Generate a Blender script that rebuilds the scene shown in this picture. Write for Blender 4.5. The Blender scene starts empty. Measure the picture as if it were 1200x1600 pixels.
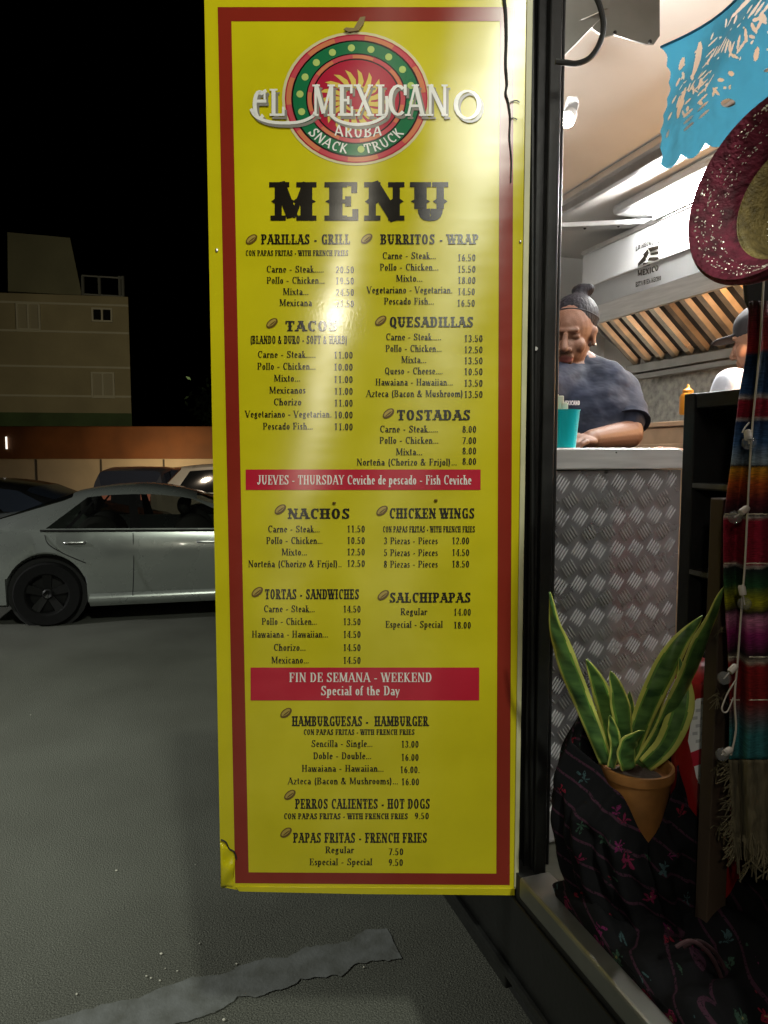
import bpy, bmesh, math, random
from mathutils import Vector, Matrix, noise
from mathutils.geometry import tessellate_polygon
random.seed(7)
C = bpy.context.scene.collection
R = math.radians

# ------------------------------------------------------------------ camera, sky, light
F_PX, PITCH, EYE = 1108.0, R(4.75), 1.75
cam = bpy.data.cameras.new('camera'); camo = bpy.data.objects.new('camera', cam); C.objects.link(camo)
camo.location = (0, 0, EYE); camo.rotation_euler = (math.pi/2 - PITCH, 0, 0)
cam.sensor_fit = 'VERTICAL'; cam.sensor_height = 32.0; cam.lens = F_PX/1600*32.0
cam.clip_start = 0.02; cam.clip_end = 2000
bpy.context.scene.camera = camo

w = bpy.data.worlds.new('World'); bpy.context.scene.world = w; w.use_nodes = True
nt = w.node_tree; bg = nt.nodes['Background']
sky = nt.nodes.new('ShaderNodeTexSky'); sky.sky_type = 'NISHITA'; sky.sun_disc = False
sky.sun_elevation = R(-7); sky.sun_rotation = R(200)
nt.links.new(sky.outputs[0], bg.inputs[0]); bg.inputs[1].default_value = 0.1

P_AMBER = (-5.6, 17.2, 1.05)
def lamp(name, kind, loc, power, color, size=0.05, target=None, spot=None, blend=0.5):
    l = bpy.data.lights.new(name, kind); l.energy = power; l.color = color
    if kind == 'AREA': l.size = size
    else: l.shadow_soft_size = size
    if kind == 'SPOT': l.spot_size = R(spot); l.spot_blend = blend
    o = bpy.data.objects.new(name, l); C.objects.link(o); o.location = loc
    if target is not None:
        o.rotation_euler = (Vector(target)-Vector(loc)).to_track_quat('-Z', 'Y').to_euler()
    return o
# awning and street lamps: read from reflections in the glossy menu and ground shadows
lamp('awning_lamp', 'POINT', (0.35, 0.30, 2.95), 16.5, (1.0, 0.97, 0.86), 0.17)
lamp('awning_bulb', 'POINT', (-0.27, -0.95, 2.50), 34, (1.0, 0.93, 0.75), 0.05)
lamp('street_lamp_light', 'SPOT', (2.3, -6.0, 9.7), 2350, (0.95, 1.0, 0.84), 0.25, (-1.0, 3.2, 0.0), 62, 1.0)
lamp('ground_fill_light', 'SPOT', (-8.5, 1.5, 6.5), 3600, (0.96, 1.0, 0.88), 0.3, (-3.6, 3.0, 0.0), 52, 1.0)  # added fill from the left, brightens the ground and softens the shadow
lamp('kerb_side_light', 'SPOT', (-8.6, 4.4, 3.4), 900, (1.0, 1.0, 0.96), 0.10, (-4.9, 6.9, 0.75), 40, 1.0)
lamp('far_fill_light', 'SPOT', (-3.0, 8.6, 5.2), 420, (1.0, 0.80, 0.58), 0.15, (-4.6, 15.0, 1.0), 60, 1.0)  # added fill, brightens the white car and the far wall
lamp('amber_wall_light', 'POINT', P_AMBER, 200, (1.0, 0.66, 0.32), 0.1)
lamp('estate_light', 'SPOT', (-6, 19.5, 5.0), 1700, (1.0, 0.86, 0.55), 0.2, (-13, 36, 5.5), 80, 0.9)

sc = bpy.context.scene
sc.view_settings.view_transform = 'Standard'; sc.view_settings.look = 'None'
sc.view_settings.exposure = 0; sc.view_settings.gamma = 1; sc.view_settings.use_curve_mapping = False
sc.cycles.max_bounces = 8; sc.cycles.use_denoising = True
sc.cycles.sample_clamp_indirect = 4.0

# ------------------------------------------------------------------ geometry helpers
RT = Vector((1, 0, 0)); FW = Vector((0, math.cos(PITCH), -math.sin(PITCH))); UP = Vector((0, math.sin(PITCH), math.cos(PITCH)))
CAM = Vector((0, 0, EYE))
def ray(px, py): return RT*((px-600)/F_PX) + UP*((800-py)/F_PX) + FW
def P(px, py, y):                     # a point of the place at depth y metres
    d = ray(px, py); return CAM + d*(y/d.y)
def G(px, py, z=0.0):                 # a point on a level plane
    d = ray(px, py); return CAM + d*((z-EYE)/d.z)
TH = R(18.35)                         # the truck stands turned by this angle
AX = Vector((-math.sin(TH), math.cos(TH), 0)); LA = Vector((math.cos(TH), math.sin(TH), 0))
def T(s, L, z): return AX*s + LA*L + Vector((0, 0, z))
def PL(px, py, L):                    # point on the vertical plane L metres inside, parallel to the truck
    d = ray(px, py); return CAM + d*(L/d.dot(LA))
def PS(px, py, s):
    d = ray(px, py); return CAM + d*(s/d.dot(AX))

def root_of(o):
    while o.parent: o = o.parent
    return o
def thing(name, label, cat, loc, group=None):
    o = bpy.data.objects.new(name, None); C.objects.link(o); o.location = loc; o.empty_display_size = .1
    return tag(o, label, cat, group)
def tag(o, label, cat, group=None, kind=None):
    if label: o['label'] = label
    if cat: o['category'] = cat
    if group: o['group'] = group
    if kind: o['kind'] = kind
    return o
class MB:
    def __init__(s): s.v = []; s.f = []; s.m = []
    def add(s, vs, fs, mi=0):
        n = len(s.v); s.v += [Vector(p) for p in vs]
        for f in fs: s.f.append([i+n for i in f]); s.m.append(mi)
        return s
    def box(s, c, size, mx=None, mi=0):
        c = Vector(c); mx = mx or Matrix.Identity(3)
        vs = [c + mx @ Vector((x*size[0]/2, y*size[1]/2, z*size[2]/2)) for x in (-1, 1) for y in (-1, 1) for z in (-1, 1)]
        return s.add(vs, [(0,1,3,2),(4,6,7,5),(0,4,5,1),(2,3,7,6),(0,2,6,4),(1,5,7,3)], mi)
    def tbox(s, s0, s1, L0, L1, z0, z1, mi=0):
        vs = [T(a, b, c) for a in (s0, s1) for b in (L0, L1) for c in (z0, z1)]
        return s.add(vs, [(0,1,3,2),(4,6,7,5),(0,4,5,1),(2,3,7,6),(0,2,6,4),(1,5,7,3)], mi)
    def prism(s, pts, d, mi=0):        # planar polygon pushed by vector d
        n = len(pts); d = Vector(d); pts = [Vector(p) for p in pts]
        return s.add(pts+[p+d for p in pts], [list(range(n))[::-1], list(range(n, 2*n))]+[(i, (i+1)%n, n+(i+1)%n, n+i) for i in range(n)], mi)
    def tube(s, pts, r, seg=8, mi=0, caps=True):
        pts = [Vector(p) for p in pts]; rr = r if isinstance(r, (list, tuple)) else [r]*len(pts)
        vs = []; fs = []; prev = None
        for i, p in enumerate(pts):
            t = (pts[min(i+1, len(pts)-1)]-pts[max(i-1, 0)]).normalized()
            a = t.orthogonal().normalized() if prev is None else (prev - t*prev.dot(t)).normalized()
            prev = a; b = t.cross(a)
            for k in range(seg):
                q = 2*math.pi*k/seg; vs.append(p + (a*math.cos(q)+b*math.sin(q))*rr[i])
        for i in range(len(pts)-1):
            for k in range(seg):
                fs.append((i*seg+k, i*seg+(k+1)%seg, (i+1)*seg+(k+1)%seg, (i+1)*seg+k))
        if caps: fs += [list(range(seg))[::-1], [(len(pts)-1)*seg+k for k in range(seg)]]
        return s.add(vs, fs, mi)
    def lathe(s, c, prof, seg=32, mx=None, mi=0, caps=True):      # prof: (r, h) along local z
        c = Vector(c); mx = mx or Matrix.Identity(3); vs = []; fs = []
        for r, h in prof:
            for k in range(seg):
                q = 2*math.pi*k/seg; vs.append(c + mx @ Vector((r*math.cos(q), r*math.sin(q), h)))
        for i in range(len(prof)-1):
            for k in range(seg): fs.append((i*seg+k, i*seg+(k+1)%seg, (i+1)*seg+(k+1)%seg, (i+1)*seg+k))
        if caps: fs += [list(range(seg))[::-1], [(len(prof)-1)*seg+k for k in range(seg)]]
        return s.add(vs, fs, mi)
    def ball(s, c, rad, mx=None, seg=20, rings=12, mi=0):
        c = Vector(c); mx = mx or Matrix.Identity(3)
        if not isinstance(rad, (tuple, list)): rad = (rad,)*3
        vs = [c + mx @ Vector((0, 0, rad[2]))]; fs = []
        for i in range(1, rings):
            a = math.pi*i/rings
            for k in range(seg):
                q = 2*math.pi*k/seg; vs.append(c + mx @ Vector((rad[0]*math.sin(a)*math.cos(q), rad[1]*math.sin(a)*math.sin(q), rad[2]*math.cos(a))))
        vs.append(c + mx @ Vector((0, 0, -rad[2]))); last = len(vs)-1
        for k in range(seg): fs.append((0, 1+k, 1+(k+1)%seg))
        for i in range(rings-2):
            for k in range(seg): fs.append((1+i*seg+k, 1+(i+1)*seg+k, 1+(i+1)*seg+(k+1)%seg, 1+i*seg+(k+1)%seg))
        for k in range(seg): fs.append((1+(rings-2)*seg+k, last, 1+(rings-2)*seg+(k+1)%seg))
        return s.add(vs, fs, mi)
    def capsule(s, a, ra, b, rb, seg=16):
        a = Vector(a); b = Vector(b); d = b-a; n = max(1, int(d.length/(min(ra, rb)*.6)))
        q = d.to_track_quat('Z', 'Y').to_matrix() if d.length > 1e-6 else Matrix.Identity(3)
        prof = [(ra*math.sin(t), -ra*math.cos(t)) for t in [R(8), R(30), R(60)]]
        prof += [(ra+(rb-ra)*i/n, d.length*i/n) for i in range(n+1)]
        prof += [(rb*math.sin(t), d.length-rb*math.cos(t)) for t in [R(120), R(150), R(172)]]
        return s.lathe(a, prof, seg, q)
    def grid(s, fn, nu, nv, mi=0):
        vs = [fn(i/nu, j/nv) for j in range(nv+1) for i in range(nu+1)]
        fs = [(j*(nu+1)+i, j*(nu+1)+i+1, (j+1)*(nu+1)+i+1, (j+1)*(nu+1)+i) for j in range(nv) for i in range(nu)]
        if callable(mi):
            n = len(s.v); s.v += [Vector(p) for p in vs]
            for k, f in enumerate(fs): s.f.append([q+n for q in f]); s.m.append(mi(k % nu, k//nu))
            return s
        return s.add(vs, fs, mi)
    def build(s, name, mats, parent=None, smooth=False, bevel=0, base=None, solid=0, angle=40):
        if not isinstance(mats, (list, tuple)): mats = [mats]
        org = root_of(parent).location.copy() if parent else Vector(base if base is not None else (0, 0, 0))
        me = bpy.data.meshes.new(name); me.from_pydata([v-org for v in s.v], [], s.f); me.update()
        for m in mats: me.materials.append(m)
        for p, mi in zip(me.polygons, s.m): p.material_index = mi; p.use_smooth = smooth
        if smooth: me.set_sharp_from_angle(angle=R(angle))
        bm = bmesh.new(); bm.from_mesh(me); bmesh.ops.recalc_face_normals(bm, faces=bm.faces); bm.to_mesh(me); bm.free()
        o = bpy.data.objects.new(name, me); C.objects.link(o)
        if parent: o.parent = parent
        else: o.location = org
        if solid:
            q = o.modifiers.new('solid', 'SOLIDIFY'); q.thickness = solid; q.offset = 0
        if bevel:
            q = o.modifiers.new('bevel', 'BEVEL'); q.width = bevel; q.segments = 2; q.limit_method = 'ANGLE'; q.angle_limit = R(35)
        return o
def frame(f, up=(0, 0, 1)):           # columns right, up, forward
    f = Vector(f).normalized(); u = Vector(up); u = (u - f*u.dot(f)).normalized(); r = u.cross(f)
    return Matrix((r, u, f)).transposed()
def smooth_path(pts, n=8):            # Catmull-Rom through points
    pts = [Vector(p) for p in pts]; out = []
    for i in range(len(pts)-1):
        a = pts[max(i-1, 0)]; b = pts[i]; c = pts[i+1]; d = pts[min(i+2, len(pts)-1)]
        for k in range(n):
            t = k/n; out.append(.5*((2*b)+(c-a)*t+(2*a-5*b+4*c-d)*t*t+(3*b-a-3*c+d)*t**3))
    out.append(pts[-1]); return out
def remesh(mb, name, mats, parent, voxel, iters, base=None, displace=None):   # blends the shapes into one continuous surface
    o = mb.build('tmp', mats, None)
    q = o.modifiers.new('r', 'REMESH'); q.mode = 'VOXEL'; q.voxel_size = voxel
    q = o.modifiers.new('s', 'SMOOTH'); q.factor = .5; q.iterations = iters
    dg = bpy.context.evaluated_depsgraph_get(); me = bpy.data.meshes.new_from_object(o.evaluated_get(dg))
    old = o.data; bpy.data.objects.remove(o); bpy.data.meshes.remove(old)
    me.materials.clear()
    for m in (mats if isinstance(mats, (list, tuple)) else [mats]): me.materials.append(m)
    if displace:
        ns = [v.normal.copy() for v in me.vertices]
        for v, n in zip(me.vertices, ns): v.co += n*displace(v.co)
    org = root_of(parent).location.copy() if parent else Vector(base)
    me.transform(Matrix.Translation(-org))
    for p in me.polygons: p.use_smooth = True
    me.name = name; o = bpy.data.objects.new(name, me); C.objects.link(o)
    if parent: o.parent = parent
    else: o.location = org
    return o

# ------------------------------------------------------------------ materials
def mat(name, col, rough=.5, metal=0, var=0, vscale=8, bump=0, bscale=40, spec=.5, col2=None, aniso=0, coat=0, stretch=(1,1,1), detail=6):
    m = bpy.data.materials.new(name); m.use_nodes = True; n = m.node_tree.nodes; l = m.node_tree.links
    b = n['Principled BSDF']; b.inputs['Base Color'].default_value = (*col, 1)
    b.inputs['Roughness'].default_value = rough; b.inputs['Metallic'].default_value = metal
    b.inputs['Specular IOR Level'].default_value = spec; b.inputs['Coat Weight'].default_value = coat
    if var or bump:
        tc = n.new('ShaderNodeTexCoord'); mp = n.new('ShaderNodeMapping'); l.new(tc.outputs['Object'], mp.inputs[0]); mp.inputs['Scale'].default_value = stretch
    if var:
        t = n.new('ShaderNodeTexNoise'); t.inputs['Scale'].default_value = vscale; t.inputs['Detail'].default_value = detail; l.new(mp.outputs[0], t.inputs[0])
        r = n.new('ShaderNodeMapRange'); r.inputs[1].default_value = .3; r.inputs[2].default_value = .7; l.new(t.outputs[0], r.inputs[0])
        x = n.new('ShaderNodeMix'); x.data_type = 'RGBA'; l.new(r.outputs[0], x.inputs[0])
        c2 = col2 or tuple(min(1, c*(1+var)) for c in col); c1 = col if col2 else tuple(c*(1-var) for c in col)
        x.inputs[6].default_value = (*c1, 1); x.inputs[7].default_value = (*c2, 1); l.new(x.outputs[2], b.inputs['Base Color'])
        r2 = n.new('ShaderNodeMapRange'); r2.inputs[3].default_value = max(.02, rough-.12); r2.inputs[4].default_value = min(1, rough+.12)
        l.new(t.outputs[0], r2.inputs[0]); l.new(r2.outputs[0], b.inputs['Roughness'])
    if bump:
        t = n.new('ShaderNodeTexNoise'); t.inputs['Scale'].default_value = bscale; t.inputs['Detail'].default_value = 3; l.new(mp.outputs[0], t.inputs[0])
        k = n.new('ShaderNodeBump'); k.inputs['Strength'].default_value = 1; k.inputs['Distance'].default_value = bump; l.new(t.outputs[0], k.inputs['Height']); l.new(k.outputs[0], b.inputs['Normal'])
    return m
def glow(name, col, st):
    m = bpy.data.materials.new(name); m.use_nodes = True; b = m.node_tree.nodes['Principled BSDF']
    b.inputs['Base Color'].default_value = (*col, 1); b.inputs['Emission Color'].default_value = (*col, 1); b.inputs['Emission Strength'].default_value = st
    return m
def vinyl(name, col, rough=.22, var=.09, spec=.65):    # glossy printed film, slightly wavy, smears reflections up and down
    m = mat(name, col, rough, 0, var, 5, 0, spec=spec); n = m.node_tree.nodes; l = m.node_tree.links; b = n['Principled BSDF']
    tc = n.new('ShaderNodeTexCoord'); mp = n.new('ShaderNodeMapping'); l.new(tc.outputs['Object'], mp.inputs[0])
    mp.inputs['Rotation'].default_value = (0, R(-12), 0); mp.inputs['Scale'].default_value = (2, 1, 14)
    t = n.new('ShaderNodeTexNoise'); t.inputs['Scale'].default_value = 1.6; t.inputs['Detail'].default_value = 1; l.new(mp.outputs[0], t.inputs[0])
    t2 = n.new('ShaderNodeTexNoise'); t2.inputs['Scale'].default_value = 170; l.new(tc.outputs['Object'], t2.inputs[0])
    k = n.new('ShaderNodeBump'); k.inputs['Distance'].default_value = .0006; l.new(t.outputs[0], k.inputs['Height'])
    l.new(k.outputs[0], b.inputs['Normal'])
    tg = n.new('ShaderNodeCombineXYZ'); tg.inputs[0].default_value = .20; tg.inputs[2].default_value = .98; l.new(tg.outputs[0], b.inputs['Tangent'])
    b.inputs['Anisotropic'].default_value = 1.0
    b.inputs['Coat Weight'].default_value = .18; b.inputs['Coat Roughness'].default_value = .11
    k2 = n.new('ShaderNodeBump'); k2.inputs['Distance'].default_value = .00010; l.new(t2.outputs[0], k2.inputs['Height']); l.new(k2.outputs[0], b.inputs['Coat Normal'])
    return m
M = {}
M['yellow'] = vinyl('yellow_vinyl', (.60, .52, .008))
M['border'] = vinyl('red_brown_vinyl', (.24, .022, .012))
M['bar'] = vinyl('red_vinyl', (.50, .012, .035))
M['ink'] = vinyl('black_ink', (.013, .010, .007), spec=.6)
M['white_ink'] = vinyl('white_ink', (.82, .80, .77))
M['grey_ink'] = vinyl('grey_ink', (.25, .23, .2))
M['green_ink'] = vinyl('green_ink', (.012, .16, .06))
M['dot_ink'] = vinyl('pale_green_ink', (.45, .58, .16))
M['orange_ink'] = vinyl('orange_ink', (.62, .2, .09))
M['pink_ink'] = vinyl('pink_ink', (.55, .07, .09))
M['disc_ink'] = vinyl('crimson_ink', (.42, .012, .04))
M['sun_ink'] = vinyl('sun_ink', (.68, .5, .09))
M['halo_ink'] = vinyl('halo_ink', (.66, .60, .35))
M['bean_dark'] = vinyl('bean_brown', (.13, .075, .012)); M['bean_light'] = vinyl('bean_tan', (.42, .30, .06))
M['board_edge'] = mat('board_edge', (.5, .48, .3), .45, var=.2)
M['black_paint'] = mat('black_paint', (.010, .010, .010), .42, var=.3, vscale=14, bump=.0006, bscale=60, spec=.4)
M['black_rubber'] = mat('black_rubber', (.012, .012, .012), .7)
M['steel'] = mat('brushed_steel', (.60, .61, .60), .36, .45, .12, 6, .0002, 30, stretch=(1, 1, 14))
M['steel_dull'] = mat('dull_steel', (.27, .27, .25), .45, 1, .25, 5, .0006, 18)
M['tread'] = mat('tread_plate', (.40, .41, .43), .28, .8, .2, 7, .0003, 26)
M['tread_bar'] = mat('worn_tread_bar', (.74, .75, .77), .30, .45, .1, 9)
M['alu'] = mat('aluminium', (.72, .72, .72), .38, 1, .1, 10)
M['cream'] = mat('cream_panel', (.74, .73, .70), .42, 0, .06, 3, .0008, 4)
M['white'] = mat('white_enamel', (.60, .61, .61), .35, 0, .05, 6)
M['hood_grey'] = mat('hood_grey', (.36, .37, .37), .4, .3, .12, 4)
M['filter'] = mat('greasy_filter', (.50, .42, .32), .32, .9, .4, 9, .0006, 30)
M['filter_dark'] = mat('dark_filter', (.20, .15, .10), .45, .8, .5, 9, .0006, 30)  # darker tone for some of the slats
M['filter_bright'] = mat('pale_filter', (.66, .58, .46), .24, 1, .3, 9, .0006, 30)  # paler tone for some of the slats
M['dark_gap'] = mat('dark_gap', (.02, .016, .012), .7)
M['floor_in'] = mat('rubber_floor', (.07, .07, .05), .5, 0, .4, 5, .0015, 20)
M['splash'] = mat('mottled_splashback', (.33, .33, .30), .33, .7, .55, 26, .003, 26)
M['skin'] = mat('brown_skin', (.125, .058, .034), .6, 0, .12, 18, .0005, 260, spec=.3)
M['skin2'] = mat('tan_skin', (.36, .19, .12), .5, 0, .1, 18)
M['lip'] = mat('lip_skin', (.17, .050, .038), .38)
M['brow'] = mat('brow_hair', (.10, .05, .03), .6)
M['hair'] = mat('black_hair', (.010, .009, .012), .6, 0, .5, 40, .004, 130, stretch=(1, 1, .2), spec=.12)
M['navy'] = mat('navy_cotton', (.010, .013, .025), .85, 0, .25, 9, .011, 9, spec=.25, stretch=(1, 1, 1.6))
M['shirt'] = mat('white_cotton', (.60, .64, .72), .85, 0, .06, 9, .008, 10, spec=.2)
M['cap'] = mat('black_cap', (.02, .02, .024), .8, 0, .2, 20)
M['print'] = mat('shirt_print', (.55, .5, .48), .7)
M['cyan'] = mat('cyan_plastic', (.015, .70, .80), .3, 0, .04, 5)
M['napkin'] = mat('paper', (.68, .62, .48), .8, 0, .06, 12)
M['orange_steel'] = mat('orange_lit_steel', (.58, .40, .26), .38, .75, .25, 6, .0006, 14)  # steel with the orange glow of the grill put into its colour
M['food'] = mat('roast_food', (.13, .055, .025), .5, 0, .7, 40, .006, 60)
M['mustard'] = mat('orange_plastic', (.70, .27, .02), .35)
M['wood'] = mat('weathered_wood', (.05, .031, .019), .7, 0, .5, 9, .002, 22, stretch=(1, 1, .12))
M['terracotta'] = mat('glazed_terracotta', (.27, .115, .030), .55, 0, .35, 16, .0012, 26)
M['soil'] = mat('potting_soil', (.03, .02, .012), .95, 0, .5, 40, .004, 60)
M['leaf'] = mat('leaf_green', (.016, .055, .016), .36, 0, .5, 55, .0006, 60, col2=(.11, .22, .055), stretch=(.3, .3, 1))
M['leaf_mid'] = mat('leaf_mid_green', (.11, .23, .04), .38, 0, .3, 30)
M['leaf_edge'] = mat('leaf_yellow', (.50, .52, .12), .4, 0, .15, 20)
M['red_paint'] = mat('red_paint', (.26, .010, .010), .32, 0, .08, 5, coat=.2)
M['label_white'] = mat('reflective_label', (.78, .79, .82), .4)
M['label_grey'] = mat('label_grey', (.48, .49, .53), .4)
M['label_red'] = mat('label_red', (.45, .01, .035), .4)
M['straw'] = mat('woven_straw', (.21, .165, .055), .6, 0, .5, 60, .003, 240)
M['velvet'] = mat('maroon_velvet', (.115, .013, .030), .7, 0, .6, 60, .004, 150, spec=.3)
M['pale_dot'] = mat('sequin', (.85, .80, .70), .3, .5)  # on the brim, light points of the open weave put into colour
M['cord_clear'] = mat('pale_cord', (.42, .38, .34), .4)
M['jute'] = mat('jute_fringe', (.095, .078, .043), .9, 0, .5, 60, .004, 110, stretch=(1, 1, .2))
M['brick_white'] = mat('pale_render', (.46, .42, .33), .8, 0, .12, 1.2, .004, 9)
M['brown_band'] = mat('brown_boards', (.15, .058, .018), .7, 0, .35, 1.2, .003, 6)
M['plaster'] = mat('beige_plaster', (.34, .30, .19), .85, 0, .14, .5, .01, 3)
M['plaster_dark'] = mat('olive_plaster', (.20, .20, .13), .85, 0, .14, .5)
M['green_wall'] = mat('green_wall_paint', (.06, .10, .04), .8, 0, .3, .8)
M['hedge'] = mat('hedge_leaf', (.03, .06, .02), .7, 0, .5, 4)
M['trim'] = mat('window_trim', (.52, .50, .40), .6)
M['glass_dark'] = mat('dark_glass', (.012, .014, .016), .08)
M['shutter'] = mat('shutter', (.36, .33, .24), .6)
M['rail'] = mat('grey_rail', (.22, .23, .22), .5, .4)
M['tyre'] = mat('tyre', (.007, .007, .007), .9, 0, .3, 30, spec=.2)
M['rim'] = mat('dark_rim', (.02, .02, .02), .45, .6)
M['silver'] = mat('silver_paint', (.34, .365, .345), .27, .55, .03, 3, coat=.5)
M['pale_car'] = mat('white_car_paint', (.58, .54, .46), .3, 0, .03, 3, coat=.4)
M['dark_car'] = mat('black_car_paint', (.014, .014, .015), .3, 0, coat=.4)
M['blue_car'] = mat('grey_blue_paint', (.10, .11, .14), .3, .2, coat=.3)
M['seat'] = mat('grey_seat', (.06, .055, .05), .9)
M['tail_red'] = mat('tail_lens', (.35, .02, .015), .15)
M['tail_lit'] = glow('lit_tail_lens', (1.0, .32, .2), .5)
M['lamp_white'] = glow('led_white', (1.0, .97, .9), 55)
M['tube_white'] = glow('tube_white', (1.0, .985, .95), 170)
M['fill_tube'] = glow('fill_tube', (1.0, .985, .95), 95)  # glow of the added strip light
M['wall_tube'] = glow('wall_tube', (1.0, .95, .85), 1.6)
M['patch'] = mat('concrete_patch', (.085, .087, .08), .85, 0, .5, 14, .002, 90, col2=(.145, .15, .152))
M['stone'] = mat('pale_stone', (.5, .48, .42), .8, 0, .2, 60)
M['tape'] = mat('brown_tape', (.20, .13, .03), .35)
def tinted(name, col, mixv, rough=.05):
    m = bpy.data.materials.new(name); m.use_nodes = True; n = m.node_tree.nodes; l = m.node_tree.links
    b = n['Principled BSDF']; b.inputs['Base Color'].default_value = (.01, .01, .01, 1); b.inputs['Roughness'].default_value = rough
    t = n.new('ShaderNodeBsdfTransparent'); t.inputs[0].default_value = (*col, 1); x = n.new('ShaderNodeMixShader'); x.inputs[0].default_value = mixv
    l.new(b.outputs[0], x.inputs[1]); l.new(t.outputs[0], x.inputs[2]); l.new(x.outputs[0], n['Material Output'].inputs[0])
    return m
M['car_glass'] = tinted('car_glass', (.55, .58, .55), .72)
M['bulb_glass'] = tinted('bulb_glass', (.92, .92, .92), .82, .03); M['bulb_glass'].node_tree.nodes['Principled BSDF'].inputs['Base Color'].default_value = (.3, .3, .3, 1)
def asphalt():
    m = mat('asphalt', (.066, .066, .054), .82, 0, .3, .9, .006, 150, col2=(.115, .118, .10), detail=10); n = m.node_tree.nodes; l = m.node_tree.links; b = n['Principled BSDF']
    prev = b.inputs['Base Color'].links[0].from_socket
    tc = n.new('ShaderNodeTexCoord'); v = n.new('ShaderNodeTexNoise'); v.inputs['Scale'].default_value = 220; v.inputs['Detail'].default_value = 2; l.new(tc.outputs['Object'], v.inputs[0])
    r = n.new('ShaderNodeMapRange'); r.inputs[1].default_value = .35; r.inputs[2].default_value = .75; r.inputs[3].default_value = .45; r.inputs[4].default_value = 1.7; l.new(v.outputs[0], r.inputs[0])
    x = n.new('ShaderNodeMix'); x.data_type = 'RGBA'; x.blend_type = 'MULTIPLY'; x.inputs[0].default_value = 1; l.new(prev, x.inputs[6]); l.new(r.outputs[0], x.inputs[7]); l.new(x.outputs[2], b.inputs['Base Color'])
    return m
M['asphalt'] = asphalt()
def tissue():
    m = bpy.data.materials.new('blue_tissue'); m.use_nodes = True; n = m.node_tree.nodes; l = m.node_tree.links
    b = n['Principled BSDF']; b.inputs['Base Color'].default_value = (.05, .20, .31, 1); b.inputs['Roughness'].default_value = .35
    t = n.new('ShaderNodeBsdfTranslucent'); t.inputs[0].default_value = (.045, .235, .36, 1); x = n.new('ShaderNodeMixShader'); x.inputs[0].default_value = .55
    tc = n.new('ShaderNodeTexCoord'); v = n.new('ShaderNodeTexNoise'); v.inputs['Scale'].default_value = 22; l.new(tc.outputs['Object'], v.inputs[0])
    k = n.new('ShaderNodeBump'); k.inputs['Distance'].default_value = .01; l.new(v.outputs[0], k.inputs['Height']); l.new(k.outputs[0], b.inputs['Normal']); l.new(k.outputs[0], t.inputs['Normal'])
    l.new(b.outputs[0], x.inputs[1]); l.new(t.outputs[0], x.inputs[2]); l.new(x.outputs[0], n['Material Output'].inputs[0]); return m
M['tissue'] = tissue()
def stripes(stops, z0, z1):           # woven bands by height; stops: (0..1 from the bottom, colour)
    m = mat('striped_weave', (.5, .5, .5), .85, spec=.2); n = m.node_tree.nodes; l = m.node_tree.links; b = n['Principled BSDF']
    tc = n.new('ShaderNodeTexCoord'); sp = n.new('ShaderNodeSeparateXYZ'); l.new(tc.outputs['Object'], sp.inputs[0])
    nz = n.new('ShaderNodeTexNoise'); nz.inputs['Scale'].default_value = 500; l.new(tc.outputs['Object'], nz.inputs[0])
    a = n.new('ShaderNodeMath'); a.operation = 'MULTIPLY_ADD'; l.new(nz.outputs[0], a.inputs[0]); a.inputs[1].default_value = .006; l.new(sp.outputs[2], a.inputs[2])
    r = n.new('ShaderNodeMapRange'); r.inputs[1].default_value = z0; r.inputs[2].default_value = z1; l.new(a.outputs[0], r.inputs[0])
    cr = n.new('ShaderNodeValToRGB'); cr.color_ramp.interpolation = 'LINEAR'; e = cr.color_ramp.elements
    stops = sorted(stops); e[0].position = stops[0][0]; e[0].color = (*stops[0][1], 1); e[1].position = stops[-1][0]; e[1].color = (*stops[-1][1], 1)
    for p, c in stops[1:-1]:
        q = e.new(p); q.color = (*c, 1)
    l.new(r.outputs[0], cr.inputs[0])
    wv = n.new('ShaderNodeTexWave'); wv.bands_direction = 'Z'; wv.inputs['Scale'].default_value = 160; l.new(tc.outputs['Object'], wv.inputs[0])
    k = n.new('ShaderNodeBump'); k.inputs['Distance'].default_value = .0012; l.new(wv.outputs[1], k.inputs['Height']); l.new(k.outputs[0], b.inputs['Normal'])
    mp = n.new('ShaderNodeMapping'); mp.inputs['Scale'].default_value = (60, 60, 900); l.new(tc.outputs['Object'], mp.inputs[0]); n2 = n.new('ShaderNodeTexNoise'); n2.inputs['Scale'].default_value = 1.0; n2.inputs['Detail'].default_value = 4; l.new(mp.outputs[0], n2.inputs[0])
    r2 = n.new('ShaderNodeMapRange'); r2.inputs[1].default_value = .3; r2.inputs[2].default_value = .7; r2.inputs[3].default_value = .45; r2.inputs[4].default_value = 1.45; l.new(n2.outputs[0], r2.inputs[0])
    x = n.new('ShaderNodeMix'); x.data_type = 'RGBA'; x.blend_type = 'MULTIPLY'; x.inputs[0].default_value = 1; l.new(cr.outputs[0], x.inputs[6]); l.new(r2.outputs[0], x.inputs[7])
    l.new(x.outputs[2], b.inputs['Base Color']); return m
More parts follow.
